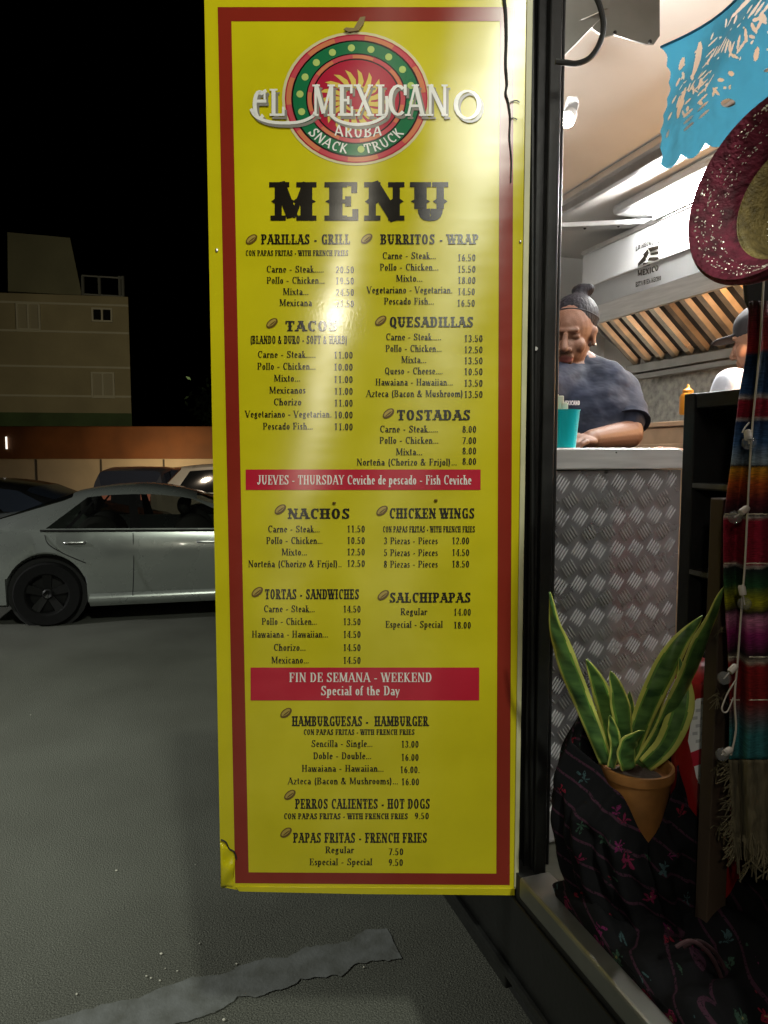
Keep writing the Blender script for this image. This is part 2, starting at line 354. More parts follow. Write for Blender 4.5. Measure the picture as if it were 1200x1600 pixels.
def floral():
    m = mat('black_floral_cloth', (.008, .008, .009), .85, spec=.2); n = m.node_tree.nodes; l = m.node_tree.links; b = n['Principled BSDF']
    tc = n.new('ShaderNodeTexCoord'); nz = n.new('ShaderNodeTexNoise'); nz.inputs['Scale'].default_value = 45
    l.new(tc.outputs['Object'], nz.inputs[0])
    ad = n.new('ShaderNodeVectorMath'); ad.operation = 'MULTIPLY_ADD'; l.new(nz.outputs['Color'], ad.inputs[0]); ad.inputs[1].default_value = (.02, .02, .02); l.new(tc.outputs['Object'], ad.inputs[2])
    v = n.new('ShaderNodeTexVoronoi'); v.inputs['Scale'].default_value = 23; l.new(ad.outputs[0], v.inputs['Vector'])
    sc_ = n.new('ShaderNodeVectorMath'); sc_.operation = 'SUBTRACT'; l.new(ad.outputs[0], sc_.inputs[0]); l.new(v.outputs['Position'], sc_.inputs[1])
    sx = n.new('ShaderNodeSeparateXYZ'); l.new(sc_.outputs[0], sx.inputs[0])
    def mth(op, a, b=None, c=None):
        k = n.new('ShaderNodeMath'); k.operation = op
        for q, x in enumerate((a, b, c)):
            if x is None: continue
            if hasattr(x, 'is_linked'): l.new(x, k.inputs[q])
            else: k.inputs[q].default_value = x
        return k.outputs[0]
    ang = mth('ARCTAN2', sx.outputs[2], sx.outputs[0]); pet = mth('MULTIPLY_ADD', mth('COSINE', mth('MULTIPLY', ang, 5.0)), .11, .24)
    inside = mth('LESS_THAN', v.outputs['Distance'], pet); core = mth('LESS_THAN', v.outputs['Distance'], .09)
    sp = n.new('ShaderNodeSeparateColor'); l.new(v.outputs['Color'], sp.inputs[0]); on = mth('GREATER_THAN', sp.outputs[1], .30)
    th = n.new('ShaderNodeTexNoise'); th.inputs['Scale'].default_value = 260; l.new(tc.outputs['Object'], th.inputs[0]); thr = mth('GREATER_THAN', th.outputs[0], .40)
    mask = mth('MULTIPLY', mth('MULTIPLY', inside, on), thr)
    cr = n.new('ShaderNodeValToRGB'); cr.color_ramp.interpolation = 'CONSTANT'; e = cr.color_ramp.elements
    cols = [(0, (.10, .010, .032)), (.28, (.025, .05, .035)), (.45, (.13, .010, .022)), (.66, (.03, .055, .06)), (.82, (.09, .012, .05))]
    e[0].position, e[0].color = 0, (*cols[0][1], 1); e[1].position, e[1].color = cols[1][0], (*cols[1][1], 1)
    for p, c in cols[2:]:
        q = e.new(p); q.color = (*c, 1)
    l.new(sp.outputs[0], cr.inputs[0])
    sz = n.new('ShaderNodeSeparateXYZ'); l.new(tc.outputs['Object'], sz.inputs[0]); st_ = mth('GREATER_THAN', mth('SINE', mth('MULTIPLY', mth('ADD', sz.outputs[2], mth('MULTIPLY_ADD', sz.outputs[0], .5, mth('MULTIPLY', sz.outputs[1], -.25))), 150.0)), .93)
    st2_ = mth('MULTIPLY', mth('MULTIPLY', st_, thr), .55)
    bs = n.new('ShaderNodeMix'); bs.data_type = 'RGBA'; l.new(st2_, bs.inputs[0]); bs.inputs[6].default_value = (.007, .007, .008, 1); bs.inputs[7].default_value = (.06, .022, .04, 1)
    x0 = n.new('ShaderNodeMix'); x0.data_type = 'RGBA'; l.new(core, x0.inputs[0]); l.new(cr.outputs[0], x0.inputs[6]); x0.inputs[7].default_value = (.13, .12, .05, 1)
    x = n.new('ShaderNodeMix'); x.data_type = 'RGBA'; l.new(mask, x.inputs[0]); l.new(bs.outputs[2], x.inputs[6]); l.new(x0.outputs[2], x.inputs[7]); l.new(x.outputs[2], b.inputs['Base Color'])
    return m
M['floral'] = floral(); M['floral'].node_tree.nodes['Principled BSDF'].inputs['Specular IOR Level'].default_value = .04

# ------------------------------------------------------------------ lettering: a small stroke alphabet with serifs
GL = {}
def gl(ch, wd, *st): GL[ch] = (wd, st)
gl('A', .70, 'L:.55 .08,0 .35,1', 'L .35,1 .62,0', 'H .18,.32 .5,.32')
gl('B', .66, 'L .18,0 .18,1', 'H .05,1 .34,1', 'H .18,.52 .34,.52', 'H .05,0 .34,0', 'A .33,.76,.2,.24,-90,90', 'A .33,.26,.24,.26,-90,90')
gl('C', .64, 'A .37,.5,.26,.5,52,308', 'N:.5 .57,1 .57,.66')
gl('D', .68, 'L .18,0 .18,1', 'H .05,1 .34,1', 'H .05,0 .34,0', 'A .32,.5,.27,.5,-90,90')
gl('E', .60, 'L .18,0 .18,1', 'H .05,1 .52,1', 'H .18,.5 .42,.5', 'H .05,0 .54,0', 'N:.45 .51,1 .51,.72', 'N:.45 .53,0 .53,.3', 'N:.45 .4,.63 .4,.37')
gl('F', .58, 'L .18,0 .18,1', 'H .05,1 .52,1', 'H .18,.5 .42,.5', 'N:.45 .51,1 .51,.70', 'N:.45 .4,.63 .4,.37')
gl('G', .68, 'A .37,.5,.26,.5,52,308', 'N:.5 .57,1 .57,.68', 'N .56,.02 .56,.42', 'H .42,.42 .66,.42')
gl('H', .72, 'L .17,0 .17,1', 'L .55,0 .55,1', 'H .17,.5 .55,.5')
gl('I', .36, 'L .18,0 .18,1')
gl('J', .50, 'L .33,.22 .33,1', 'A .19,.22,.14,.22,180,360')
gl('K', .70, 'L .17,0 .17,1', 'L:.5 .2,.42 .52,1', 'L .28,.52 .58,0')
gl('L', .58, 'L .18,0 .18,1', 'H .05,0 .52,0', 'N:.5 .51,0 .51,.34')
gl('M', .86, 'L:.6 .14,0 .14,1', 'L .16,1 .43,.08', 'L:.5 .43,.08 .70,1', 'L .71,1 .71,0')
gl('N', .72, 'L:.55 .14,0 .14,1', 'N .14,1 .58,0', 'L:.55 .58,0 .58,1')
gl('O', .68, 'A .34,.5,.25,.5,0,360')
gl('P', .62, 'L .18,0 .18,1', 'H .05,1 .34,1', 'H .18,.45 .34,.45', 'A .33,.725,.22,.275,-90,90')
gl('Q', .68, 'A .34,.5,.25,.5,0,360', 'N .36,.2 .6,-.12')
gl('R', .68, 'L .18,0 .18,1', 'H .05,1 .34,1', 'H .18,.48 .34,.48', 'A .33,.74,.2,.26,-90,90', 'L .34,.48 .58,0')
gl('S', .58, 'A .3,.75,.19,.25,15,235', 'A .29,.25,.21,.25,-160,55', 'N .17,.64 .43,.38', 'N:.45 .49,1 .49,.72', 'N:.45 .08,0 .08,.3')
gl('T', .62, 'L .31,0 .31,1', 'H .04,1 .58,1', 'N:.5 .06,1 .06,.7', 'N:.5 .56,1 .56,.7')
gl('U', .70, 'L .16,.3 .16,1', 'L:.6 .54,.3 .54,1', 'A .35,.3,.19,.3,180,360')
gl('V', .68, 'L .08,1 .34,0', 'L:.55 .34,0 .6,1')
gl('W', .92, 'L .07,1 .28,0', 'L:.5 .28,0 .46,1', 'L .46,1 .65,0', 'L:.5 .65,0 .85,1')
gl('X', .66, 'L .08,1 .56,0', 'L:.5 .08,0 .56,1')
gl('Y', .66, 'L .32,0 .32,.45', 'L .08,1 .32,.45', 'L:.5 .32,.45 .57,1')
gl('Z', .60, 'H .06,1 .54,1', 'N .5,1 .1,0', 'H .06,0 .54,0', 'N:.45 .08,1 .08,.72', 'N:.45 .53,0 .53,.3')
X_ = .66
gl('a', .46, 'L .35,0 .35,.46', 'A .21,.47,.14,.19,0,150', 'A .2,.18,.13,.18,30,330')
gl('b', .50, 'L .12,0 .12,1', 'A .25,.33,.16,.33,-150,150')
gl('c', .42, 'A .24,.33,.16,.33,45,315')
gl('d', .50, 'L .36,0 .36,1', 'A .23,.33,.15,.33,30,330')
gl('e', .44, 'A .23,.33,.16,.33,0,315', 'H .08,.36 .38,.36')
gl('f', .32, 'L .14,0 .14,.8', 'A .24,.8,.1,.2,40,180', 'H .03,.64 .28,.64')
gl('g', .48, 'A .22,.42,.13,.24,0,360', 'A .22,-.06,.16,.17,0,360', 'H .3,.64 .44,.64')
gl('h', .52, 'L .13,0 .13,1', 'L .39,0 .39,.44', 'A .26,.44,.13,.22,0,180')
gl('i', .27, 'L .13,0 .13,.64', 'D .13,.9')
gl('j', .27, 'L .15,-.1 .15,.64', 'A .07,-.1,.08,.14,180,360', 'D .15,.9')
gl('k', .50, 'L .13,0 .13,1', 'L:.5 .15,.28 .38,.64', 'L .2,.36 .42,0')
gl('l', .27, 'L .13,0 .13,1')
gl('m', .76, 'L .13,0 .13,.64', 'L .38,0 .38,.44', 'L .63,0 .63,.44', 'A .255,.44,.125,.22,0,180', 'A .505,.44,.125,.22,0,180')
gl('n', .52, 'L .13,0 .13,.64', 'L .39,0 .39,.44', 'A .26,.44,.13,.22,0,180')
gl('o', .46, 'A .23,.33,.16,.33,0,360')
gl('p', .50, 'L .12,-.28 .12,.64', 'A .25,.33,.16,.33,-150,150')
gl('q', .50, 'L .36,-.28 .36,.64', 'A .23,.33,.15,.33,30,330')
gl('r', .38, 'L .13,0 .13,.64', 'A .25,.46,.12,.2,30,170', 'D .32,.54')
gl('s', .38, 'A .2,.5,.12,.16,20,240', 'A .19,.17,.13,.17,-160,60', 'N .12,.42 .28,.26')
gl('t', .32, 'L .14,.12 .14,.88', 'A .23,.12,.09,.12,180,300', 'H .03,.64 .28,.64')
gl('u', .52, 'N .13,.2 .13,.64', 'L .38,0 .38,.64', 'A .25,.2,.12,.2,180,360')
gl('v', .46, 'L .06,.64 .23,0', 'L:.5 .23,0 .4,.64')
gl('w', .66, 'L .06,.64 .2,0', 'L:.5 .2,0 .33,.64', 'L .33,.64 .47,0', 'L:.5 .47,0 .6,.64')
gl('x', .46, 'L .06,.64 .38,0', 'L:.5 .06,0 .38,.64')
gl('y', .46, 'L .06,.64 .23,.05', 'L:.5 .13,-.26 .4,.64')
gl('z', .42, 'H .05,.63 .36,.63', 'N .34,.63 .08,.02', 'H .05,.02 .37,.02')
gl('0', .50, 'A .25,.49,.17,.49,0,360')
gl('1', .50, 'L .26,0 .26,1', 'N:.5 .26,1 .12,.82')
gl('2', .50, 'A .24,.72,.16,.27,-30,170', 'N .38,.6 .1,.06', 'H .06,.05 .42,.05')
gl('3', .50, 'A .23,.75,.15,.25,-90,160', 'A .22,.26,.18,.26,-160,90')
gl('4', .50, 'L .34,0 .34,1', 'N:.5 .33,1 .05,.3', 'H .04,.27 .46,.27')
gl('5', .50, 'A .22,.3,.18,.3,-155,110', 'N:.7 .13,.52 .15,1', 'H .13,.95 .4,.95')
gl('6', .50, 'A .25,.3,.16,.3,0,360', 'A .4,.36,.32,.62,100,180')
gl('7', .50, 'H .06,.95 .44,.95', 'N .42,.95 .2,0')
gl('8', .50, 'A .25,.75,.14,.24,0,360', 'A .25,.26,.17,.26,0,360')
gl('9', .50, 'A .25,.69,.16,.3,0,360', 'A .1,.63,.32,.62,-80,0')
gl('.', .22, 'D .11,.07'); gl('-', .40, 'H:1.6 .07,.34 .33,.34')
gl('&', .72, 'A .3,.76,.13,.23,0,360', 'A .27,.25,.2,.26,60,330', 'N .24,.62 .6,0', 'N:.5 .62,.5 .45,.1')
gl('(', .32, 'A .34,.4,.2,.66,115,245'); gl(')', .32, 'A -.02,.4,.2,.66,-65,65'); gl(' ', .28)
GL['\u00f1'] = (.52, GL['n'][1]+('H:1.3 .14,.84 .38,.88',)); GL['\u00ed'] = (.27, ('L .13,0 .13,.64', 'N:.5 .12,.74 .24,.98'))
def glyph(ch, thick, thin, slab, spur):
    out = []
    for st in GL[ch][1]:
        op, *rest = st.split(' ', 1); k, _, mul = op.partition(':'); mul = float(mul) if mul else 1.0
        if k == 'D':
            x, y = map(float, rest[0].split(',')); r = thick*.62
            out.append([(x+r*math.cos(a*math.pi/4)*.9, y+r*math.sin(a*math.pi/4)*.75) for a in range(8)]); continue
        if k == 'A':
            cx, cy, rx, ry, a0, a1 = map(float, rest[0].split(',')); n = max(5, int(abs(a1-a0)/20))
            pts = [(cx+rx*math.cos(R(a0+(a1-a0)*i/n)), cy+ry*math.sin(R(a0+(a1-a0)*i/n))) for i in range(n+1)]
        else: pts = [tuple(map(float, p.split(','))) for p in rest[0].split(' ')]
        # offset curve, thick on verticals and thin on horizontals
        L = []; Rr = []
        for i, p in enumerate(pts):
            a = pts[max(i-1, 0)]; b = pts[min(i+1, len(pts)-1)]; dx, dy = b[0]-a[0], b[1]-a[1]; q = math.hypot(dx, dy) or 1; dx /= q; dy /= q
            wd = (thin + (thick-thin)*abs(dy)**1.2)*.5
            wd = max(wd*mul, thin*.5) if k != 'H' else thin*.5*mul
            if k == 'A' : 
                ins = wd*.8                   # keep the outer outline inside the drawn ellipse
                p = (p[0]-(p[0]-cx)/rx*ins*.7, p[1]-(p[1]-cy)/ry*thin*.5)
            if k == 'H': p = (p[0], p[1] + (thin*.5 if p[1] < .02 else -thin*.5 if p[1] > .98 else 0))
            L.append((p[0]-dy*wd, p[1]+dx*wd)); Rr.append((p[0]+dy*wd, p[1]-dx*wd))
        for i in range(len(pts)-1): out.append([Rr[i], Rr[i+1], L[i+1], L[i]])
        if k == 'L':
            for x, y in (pts[0], pts[-1]):
                sg = 1 if y < .02 and y > -.02 or abs(y+.28) < .01 else -1 if y > .98 or abs(y-.64) < .01 else 0
                if sg:
                    hw = (thick*mul*.5+.3*slab+.045) if sg > 0 or y > .98 else thick*.5+.03
                    x0 = x-hw; x1 = x+hw
                    if abs(y-.64) < .01: x1 = x
                    out.append([(x0, y), (x1, y), (x1, y+sg*slab), (x0, y+sg*slab)])
            if spur and abs(pts[0][1]-pts[-1][1]) > .6:
                x = (pts[0][0]+pts[-1][0])/2; y = .5; q = thick*mul*.5+.07
                out.append([(x-q, y), (x, y-.13), (x+q, y), (x, y+.13)])
    return out
STY = {'bold': (.22, .17, .0, False), 'serif': (.145, .062, .055, False), 'west': (.20, .10, .13, True), 'poster': (.24, .10, .13, True), 'plain': (.13, .11, .0, False), 'deco': (.115, .06, .05, False)}
def text_polys(txt, style, track=.02):
    th = STY[style]; x = 0; out = []
    if style in ('west', 'poster'): track = .06
    for ch in txt:
        for pg in glyph(ch, *th): out.append([(x+a, b) for a, b in pg])
        x += GL[ch][0] + track
    return out, x - track
BD = 1.5                                # depth of the menu board's face
def put_text(mb, txt, x0, x1, yb, h, style='serif', eps=.0012):
    pg, wd = text_polys(txt, style)
    xs = [a for q in pg for a, b in q]; lo = min(xs); wd = max(xs)-lo
    for i, q in enumerate(pg):
        y = BD - eps - (i % 7)*2e-5
        mb.add([P(x0 + (a-lo)/wd*(x1-x0), yb - b*h, y) for a, b in q], [list(range(len(q)))])

# ------------------------------------------------------------------ ground
g = MB(); g.add([(-900, -60, 0), (900, -60, 0), (900, 1500, 0), (-900, 1500, 0)], [(0, 1, 2, 3)])
tag(g.build('ground', M['asphalt']), None, None, None, 'structure')
top = [(60, 1600), (120, 1583), (172, 1566), (210, 1562), (243, 1548), (300, 1527), (356, 1520), (376, 1508), (418, 1496), (448, 1495), (480, 1480), (512, 1475), (545, 1470), (572, 1453), (602, 1450), (612, 1462)]
bot = [(629, 1499), (600, 1501), (560, 1504), (535, 1524), (500, 1526), (470, 1530), (440, 1546), (405, 1556), (372, 1558), (340, 1579), (314, 1588), (270, 1602), (200, 1640), (60, 1665)]
loop = []
for a, b in zip(top+bot, (top+bot)[1:]+top[:1]):
    for k in range(4):
        t = k/4; loop.append((a[0]+(b[0]-a[0])*t+random.uniform(-2, 2), a[1]+(b[1]-a[1])*t+random.uniform(-2, 2)))
p3 = [G(x, y, .004) for x, y in loop]
mb = MB(); mb.add(p3, [t for t in tessellate_polygon([[Vector(p) for p in p3]])])
tag(mb.build('concrete_strip', M['patch']), None, None, None, 'structure')
mb = MB()
for x, y, r in [(182, 1360, .008), (252, 1490, .008), (229, 1525, .006), (236, 1528, .005), (250, 1532, .006), (370, 1506, .006), (312, 1474, .005), (120, 1553, .006), (277, 1517, .005), (350, 1593, .008), (569, 1511, .006), (305, 1351, .004), (258, 1513, .004), (48, 1117, .006)]:
    q = G(x, y, .004); r *= .7; mb.ball(q, (r, r*random.uniform(.6, 1), r*.6), None, 8, 6)
tag(mb.build('gravel', M['stone'], smooth=True), None, None, None, 'stuff')

# ------------------------------------------------------------------ the menu board
tl, tr, br, bl = (319, -6), (832, -6), (808, 1398), (345, 1386)
board = thing('menu_board', 'tall yellow menu sign with red border and round restaurant emblem', 'menu sign', P(577, 1392, BD))
mb = MB(); c4 = [P(x, y, BD) for x, y in (tl, tr, br, (560, 1395), (374, 1391), bl)]
mb.prism(c4, (0, .032, 0)); mb.m = [1]*len(mb.m); mb.m[0] = 0
mb.build('panel', [M['yellow'], M['board_edge']], board)
def quadpx(mb, pts, eps): mb.add([P(x, y, BD-eps) for x, y in pts], [(0, 1, 2, 3)])
mb = MB(); o4 = [(340, 11), (803, 11), (796.5, 1383), (367.5, 1380)]; i4 = [(361.5, 33), (781, 33), (775.5, 1365), (388.5, 1363)]
for k in range(4): quadpx(mb, [o4[k], o4[(k+1) % 4], i4[(k+1) % 4], i4[k]], .0006)
mb.build('border', M['border'], board)
# white edging strip and lower yellow edging
mb = MB(); mb.prism([P(x, y, BD-.001) for x, y in ((823, -6), (832.5, -6), (809.5, 1398), (803, 1398))], (0, -.003, 0)); mb.build('edge_strip', M['board_edge'], board, bevel=.0008)
mb = MB(); mb.prism([P(x, y, BD-.001) for x, y in ((368, 1384), (806, 1387), (807.5, 1398), (560, 1396), (374, 1392))], (0, -.003, 0)); mb.build('bottom_edging', M['yellow'], board, bevel=.0008)
# peeled lower corner
mb = MB(); mb.grid(lambda u, v: P(344+24*u*(1-.25*v)+2*v, 1316+72*v+16*u*(1-v)-3*u*v, BD-.002-.014*(1-u)*(1-abs(2*v-1))-.003*math.sin(9*v+4*u)), 6, 14); mb.build('peeled_corner', M['yellow'], board, smooth=True, solid=.0006)
mb = MB(); mb.tube(smooth_path([P(x, y, BD-.004) for x, y in ((345, 1312), (353, 1316), (358, 1326), (366, 1331), (370, 1342))], 4), .0016, 6); mb.build('tear', M['black_rubber'], board)
# headings, price lists
H = 'west'
SECT = [
 ('grill', [('PARILLAS - GRILL', 407.7, 547, 381.5, 15.5, H), ('CON PAPAS FRITAS - WITH FRENCH FRIES', 384, 544, 399.5, 8.5, H), ('Carne - Steak.....', 416.7, 505.8, 425.6, 10.5), ('20.50', 524.7, 553, 426.5, 10.5), ('Pollo - Chicken...', 416.7, 507, 443, 10.5), ('19.50', 525, 553, 444, 10.5), ('Mixta...', 442, 482, 460.7, 10.5), ('24.50', 525, 553, 462, 10.5), ('Mexicana', 436.5, 488, 478, 10.5), ('21.50', 525, 553, 479.6, 10.5)], (393, 374)),
 ('wrap', [('BURRITOS - WRAP', 594, 747.5, 381.5, 15.5, H), ('Carne - Steak...', 598, 681, 404.5, 10.5), ('16.50', 716, 743, 407.6, 10.5), ('Pollo - Chicken...', 593.5, 685, 422.5, 10.5), ('15.50', 716, 743, 425.6, 10.5), ('Mixto...', 618.7, 660, 440, 10.5), ('18.00', 716, 743, 443, 10.5), ('Vegetariano - Vegetarian.', 572, 707, 458, 10.5), ('14.50', 716, 742, 460.7, 10.5), ('Pescado Fish...', 600, 678, 475.6, 10.5), ('16.50', 715, 742, 478.7, 10.5)], (573, 373)),
 ('taco', [('TACOS', 446, 526, 517.4, 16, H), ('(BLANDO & DURO - SOFT & HARD)', 391.5, 542, 537, 12.5, H), ('Carne - Steak.....', 403, 493, 558.8, 10.5), ('11.00', 522.4, 551, 560, 10.5), ('Pollo - Chicken...', 402, 493, 577.3, 10.5), ('10.00', 522.4, 551, 578.6, 10.5), ('Mixto...', 428, 469, 596, 10.5), ('11.00', 522.4, 551, 598, 10.5), ('Mexicanos', 420.7, 477.4, 614.6, 10.5), ('11.00', 523, 551, 616.4, 10.5), ('Chorizo', 428, 470.7, 633, 10.5), ('11.00', 523, 551, 634.9, 10.5), ('Vegetariano - Vegetarian.', 382, 518, 652, 10.5), ('10.00', 523, 551, 653.3, 10.5), ('Pescado Fish...', 410.8, 488.7, 670.9, 10.5), ('11.00', 523, 551, 672, 10.5)], (425, 505)),
 ('quesadilla', [('QUESADILLAS', 609, 739, 511, 16, H), ('Carne - Steak.....', 603.4, 689.4, 531.4, 10.5), ('13.50', 726, 754, 534, 10.5), ('Pollo - Chicken...', 602.5, 690, 549.4, 10.5), ('12.50', 726, 754, 551.6, 10.5), ('Mixta...', 627, 666, 567, 10.5), ('13.50', 726, 754, 568.7, 10.5), ('Queso - Cheese....', 601.6, 691.6, 584.5, 10.5), ('10.50', 726, 754, 585.8, 10.5), ('Hawaiana - Hawaiian...', 586.8, 707.4, 602, 10.5), ('13.50', 726, 754, 603.8, 10.5), ('Azteca (Bacon & Mushroom)', 571.5, 722.7, 620, 10.5), ('13.50', 726, 754, 621.4, 10.5)], (595, 501)),
 ('tostada', [('TOSTADAS', 620.5, 734.4, 656.5, 16, H), ('Carne - Steak.....', 594, 684, 675.4, 10.5), ('8.00', 722.7, 744, 675.8, 10.5), ('Pollo - Chicken...', 593, 685, 693, 10.5), ('7.00', 722.7, 744, 693.4, 10.5), ('Mixta...', 618.7, 659.7, 711, 10.5), ('8.00', 722.7, 744, 709.5, 10.5), ('Norte\u00f1a (Chorizo & Frijol)...', 557.5, 713.7, 727, 10.5), ('8.00', 722.7, 744, 726, 10.5)], (607, 646)),
 ('nacho', [('NACHOS', 449.5, 545.8, 810.5, 16, H), ('Carne - Steak...', 419, 499.5, 831.6, 10.5), ('11.50', 543, 570, 831.6, 10.5), ('Pollo - Chicken...', 416, 504, 849.6, 10.5), ('10.50', 543, 570, 849.6, 10.5), ('Mixto...', 440, 479.7, 867.6, 10.5), ('12.50', 543, 570, 867.6, 10.5), ('Norte\u00f1a (Chorizo & Fr\u00edjol)..', 388, 533.7, 886, 10.5), ('12.50', 543, 570, 885.5, 10.5)], (438, 796)),
 ('wings', [('CHICKEN WINGS', 609, 741, 810, 16, H), ('CON PAPAS FRITAS - WITH FRENCH FRIES', 598.5, 742, 831.6, 9.5, H), ('3 Piezas - Pieces', 600, 684, 850, 10.5), ('12.00', 707, 733, 850, 10.5), ('5 Piezas - Pieces', 600, 684, 868.5, 10.5), ('14.50', 707, 733, 868.5, 10.5), ('8 Piezas - Pieces', 600, 684, 886.5, 10.5), ('18.50', 707, 733, 886.5, 10.5)], (597, 798)),
 ('sandwich', [('TORTAS - SANDWICHES', 414, 560.7, 936, 15.5, H), ('Carne - Steak...', 412.6, 491.8, 956.3, 10.5), ('14.50', 537, 563.4, 956.8, 10.5), ('Pollo - Chicken...', 409, 495.4, 976, 10.5), ('13.50', 537, 563.4, 976.6, 10.5), ('Hawaiana - Hawaiian...', 393.7, 512.5, 995.9, 10.5), ('14.50', 537, 563.4, 996.4, 10.5), ('Chorizo...', 428, 477.4, 1016.6, 10.5), ('14.50', 537, 563.4, 1017, 10.5), ('Mexicano...', 424, 482.4, 1036.4, 10.5), ('14.50', 537, 563.4, 1036.9, 10.5)], (402, 925)),
 ('salchipapa', [('SALCHIPAPAS', 609, 735, 941.4, 15.5, H), ('Regular', 626, 668, 960.8, 10.5), ('14.00', 709.6, 735.7, 961.6, 10.5), ('Especial - Special', 602.5, 692, 980.6, 10.5), ('18.00', 709.6, 735.7, 982, 10.5)], (599, 930)),
 ('hamburger', [('HAMBURGUESAS -  HAMBURGER', 456, 670.5, 1134.5, 15.5, H), ('CON PAPAS FRITAS - WITH FRENCH FRIES', 474.7, 647.5, 1148, 8.5, H), ('Sencilla - Single...', 486.9, 582, 1166.9, 10.5), ('13.00', 627.7, 654, 1168, 10.5), ('Doble - Double...', 489.6, 580, 1186, 10.5), ('16.00', 627.7, 654, 1188.5, 10.5), ('Hawaiana - Hawaiian...', 471.6, 599.4, 1205.6, 10.5), ('16.00.', 626, 655.6, 1207.8, 10.5), ('Azteca (Bacon & Mushrooms)...', 449, 622, 1225.4, 10.5), ('16.00', 628, 654.7, 1226.7, 10.5)], (447, 1114)),
 ('hot_dog', [('PERROS CALIENTES - HOT DOGS', 461, 671.4, 1263.6, 15.5, H), ('CON PAPAS FRITAS - WITH FRENCH FRIES', 444, 637, 1279.8, 9, H), ('9.50', 648.4, 670, 1279.8, 10)], (453, 1242)),
 ('fries', [('PAPAS FRITAS - FRENCH FRIES', 458, 667, 1316.7, 15.5, H), ('Regular', 508.5, 553.5, 1333, 10.5), ('7.50', 607.5, 630, 1336, 10.5), ('Especial - Special', 483.7, 581.8, 1351.8, 10.5), ('9.50', 607.5, 629.5, 1352.7, 10.5)], (447, 1301)),
]
for nm, lines, (bx, by) in SECT:
    a = MB(); b = MB(); pr_m = MB()
    for ln in lines:
        put_text(a if len(ln) > 5 else pr_m if ln[0][0].isdigit() and '.' in ln[0] else b, *ln[:5], *(ln[5:] or ('serif',)))
    a.build(nm+'_heading', M['ink'], board); 
    if b.v: b.build(nm+'_items', M['ink'], board)
    if pr_m.v: pr_m.build(nm+'_prices', M['ink'], board)
    ic = MB(); q = R(38)
    for j, (rx, ry, e, mi) in enumerate(((10.5, 6.2, .0011, 0), (8.2, 3.6, .0014, 1), (6.5, .9, .0017, 0))):
        n = 18; oy = (0, -.8, .6)[j]
        ic.add([P(bx+rx*math.cos(t)*math.cos(q)+(ry*math.sin(t)+oy)*math.sin(q), by-rx*math.cos(t)*math.sin(q)+(ry*math.sin(t)+oy)*math.cos(q), BD-e) for t in [2*math.pi*k/n for k in range(n)]], [list(range(n))], mi)
    ic.build('taco_icon', [M['bean_dark'], M['bean_light']], board)
mb = MB(); [put_text(mb, ch, xa, xb, 344.5, 60, 'poster') for ch, xa, xb in (('M', 420.5, 494.5), ('E', 507, 560), ('N', 569, 632), ('U', 640.5, 700.5))]; mb.build('title', M['ink'], board)
for nm, box_, tx in (('thursday_bar', (383.8, 733.5, 751, 765.5), [('JUEVES - THURSDAY Ceviche de pescado - Fish Ceviche', 401.8, 736.6, 757, 14.5)]),
                     ('weekend_bar', (391.5, 1043, 748.8, 1094.4), [('FIN DE SEMANA - WEEKEND', 452, 674, 1065.6, 14.5), ('Special of the Day', 501.7, 624.6, 1086.3, 14.5)])):
    mb = MB(); quadpx(mb, [(box_[0], box_[1]), (box_[2], box_[1]), (box_[2], box_[3]), (box_[0], box_[3])], .0008); br_ = mb.build(nm, M['bar'], board)
    mb = MB()
    for t in tx: put_text(mb, *t, 'serif', .0016)
    mb.build('lettering', M['white_ink'], br_)
# emblem
LX, LY = 556.6, 154
emb = MB()
def ell(r0, r1, a0, a1, eps, mi, n=48, mb=None):
    mb = mb or emb; vs = []
    for k in range(n+1):
        t = a0+(a1-a0)*k/n
        for r in (r0, r1): vs.append(P(LX+111*r*math.cos(t), LY-100*r*math.sin(t), BD-eps))
    mb.add(vs, [(2*k, 2*k+1, 2*k+3, 2*k+2) for k in range(n)], mi)
PI2 = 2*math.pi
mats = [M['halo_ink'], M['pink_ink'], M['orange_ink'], M['ink'], M['green_ink'], M['dot_ink'], M['disc_ink'], M['sun_ink']]
ell(.0, 1.045, 0, PI2, .0008, 0); 
ell(.9, 1.0, 0, PI2, .0011, 1); ell(.885, .915, 0, PI2, .0013, 3); ell(.985, 1.005, 0, PI2, .0013, 6); ell(.7, .89, 0, PI2, .0014, 4); ell(.685, .71, 0, PI2, .0016, 3); ell(.62, .69, 0, PI2, .0017, 1); ell(0, .63, 0, PI2, .0018, 6); ell(.605, .625, 0, PI2, .0019, 3)
for k in range(0, 14, 2): ell(.918, .985, PI2*k/14+.1, PI2*(k+1)/14+.1, .0015, 2, 8); ell(.63, .682, PI2*k/14+.3, PI2*(k+1)/14+.3, .00195, 2, 8)
for k in range(18):
    t = PI2*k/18+.26; 
    if 3.6 < t < 5.9 and abs(t-4.7) > .12: continue
    cx, cy = LX+111*.795*math.cos(t), LY-100*.795*math.sin(t)
    emb.add([P(cx+5.6*math.cos(q*.524), cy+5.6*math.sin(q*.524), BD-.0018) for q in range(12)], [list(range(12))], 5)
for k in range(18):                     # swirling sun rays
    t = PI2*k/18; d = .32
    pts = [(.20, t), (.34, t+.09), (.45, t+.27), (.50, t+.42), (.40, t+.36), (.30, t+.30), (.20, t+.30)]
    emb.add([P(LX+111*r*math.cos(a)-4, LY+4-100*r*math.sin(a), BD-.0021) for r, a in pts], [list(range(7))], 7)
for k in range(1): ell(.17, .21, 0, PI2, .0022, 7)
emblem = emb.build('emblem', mats, board)
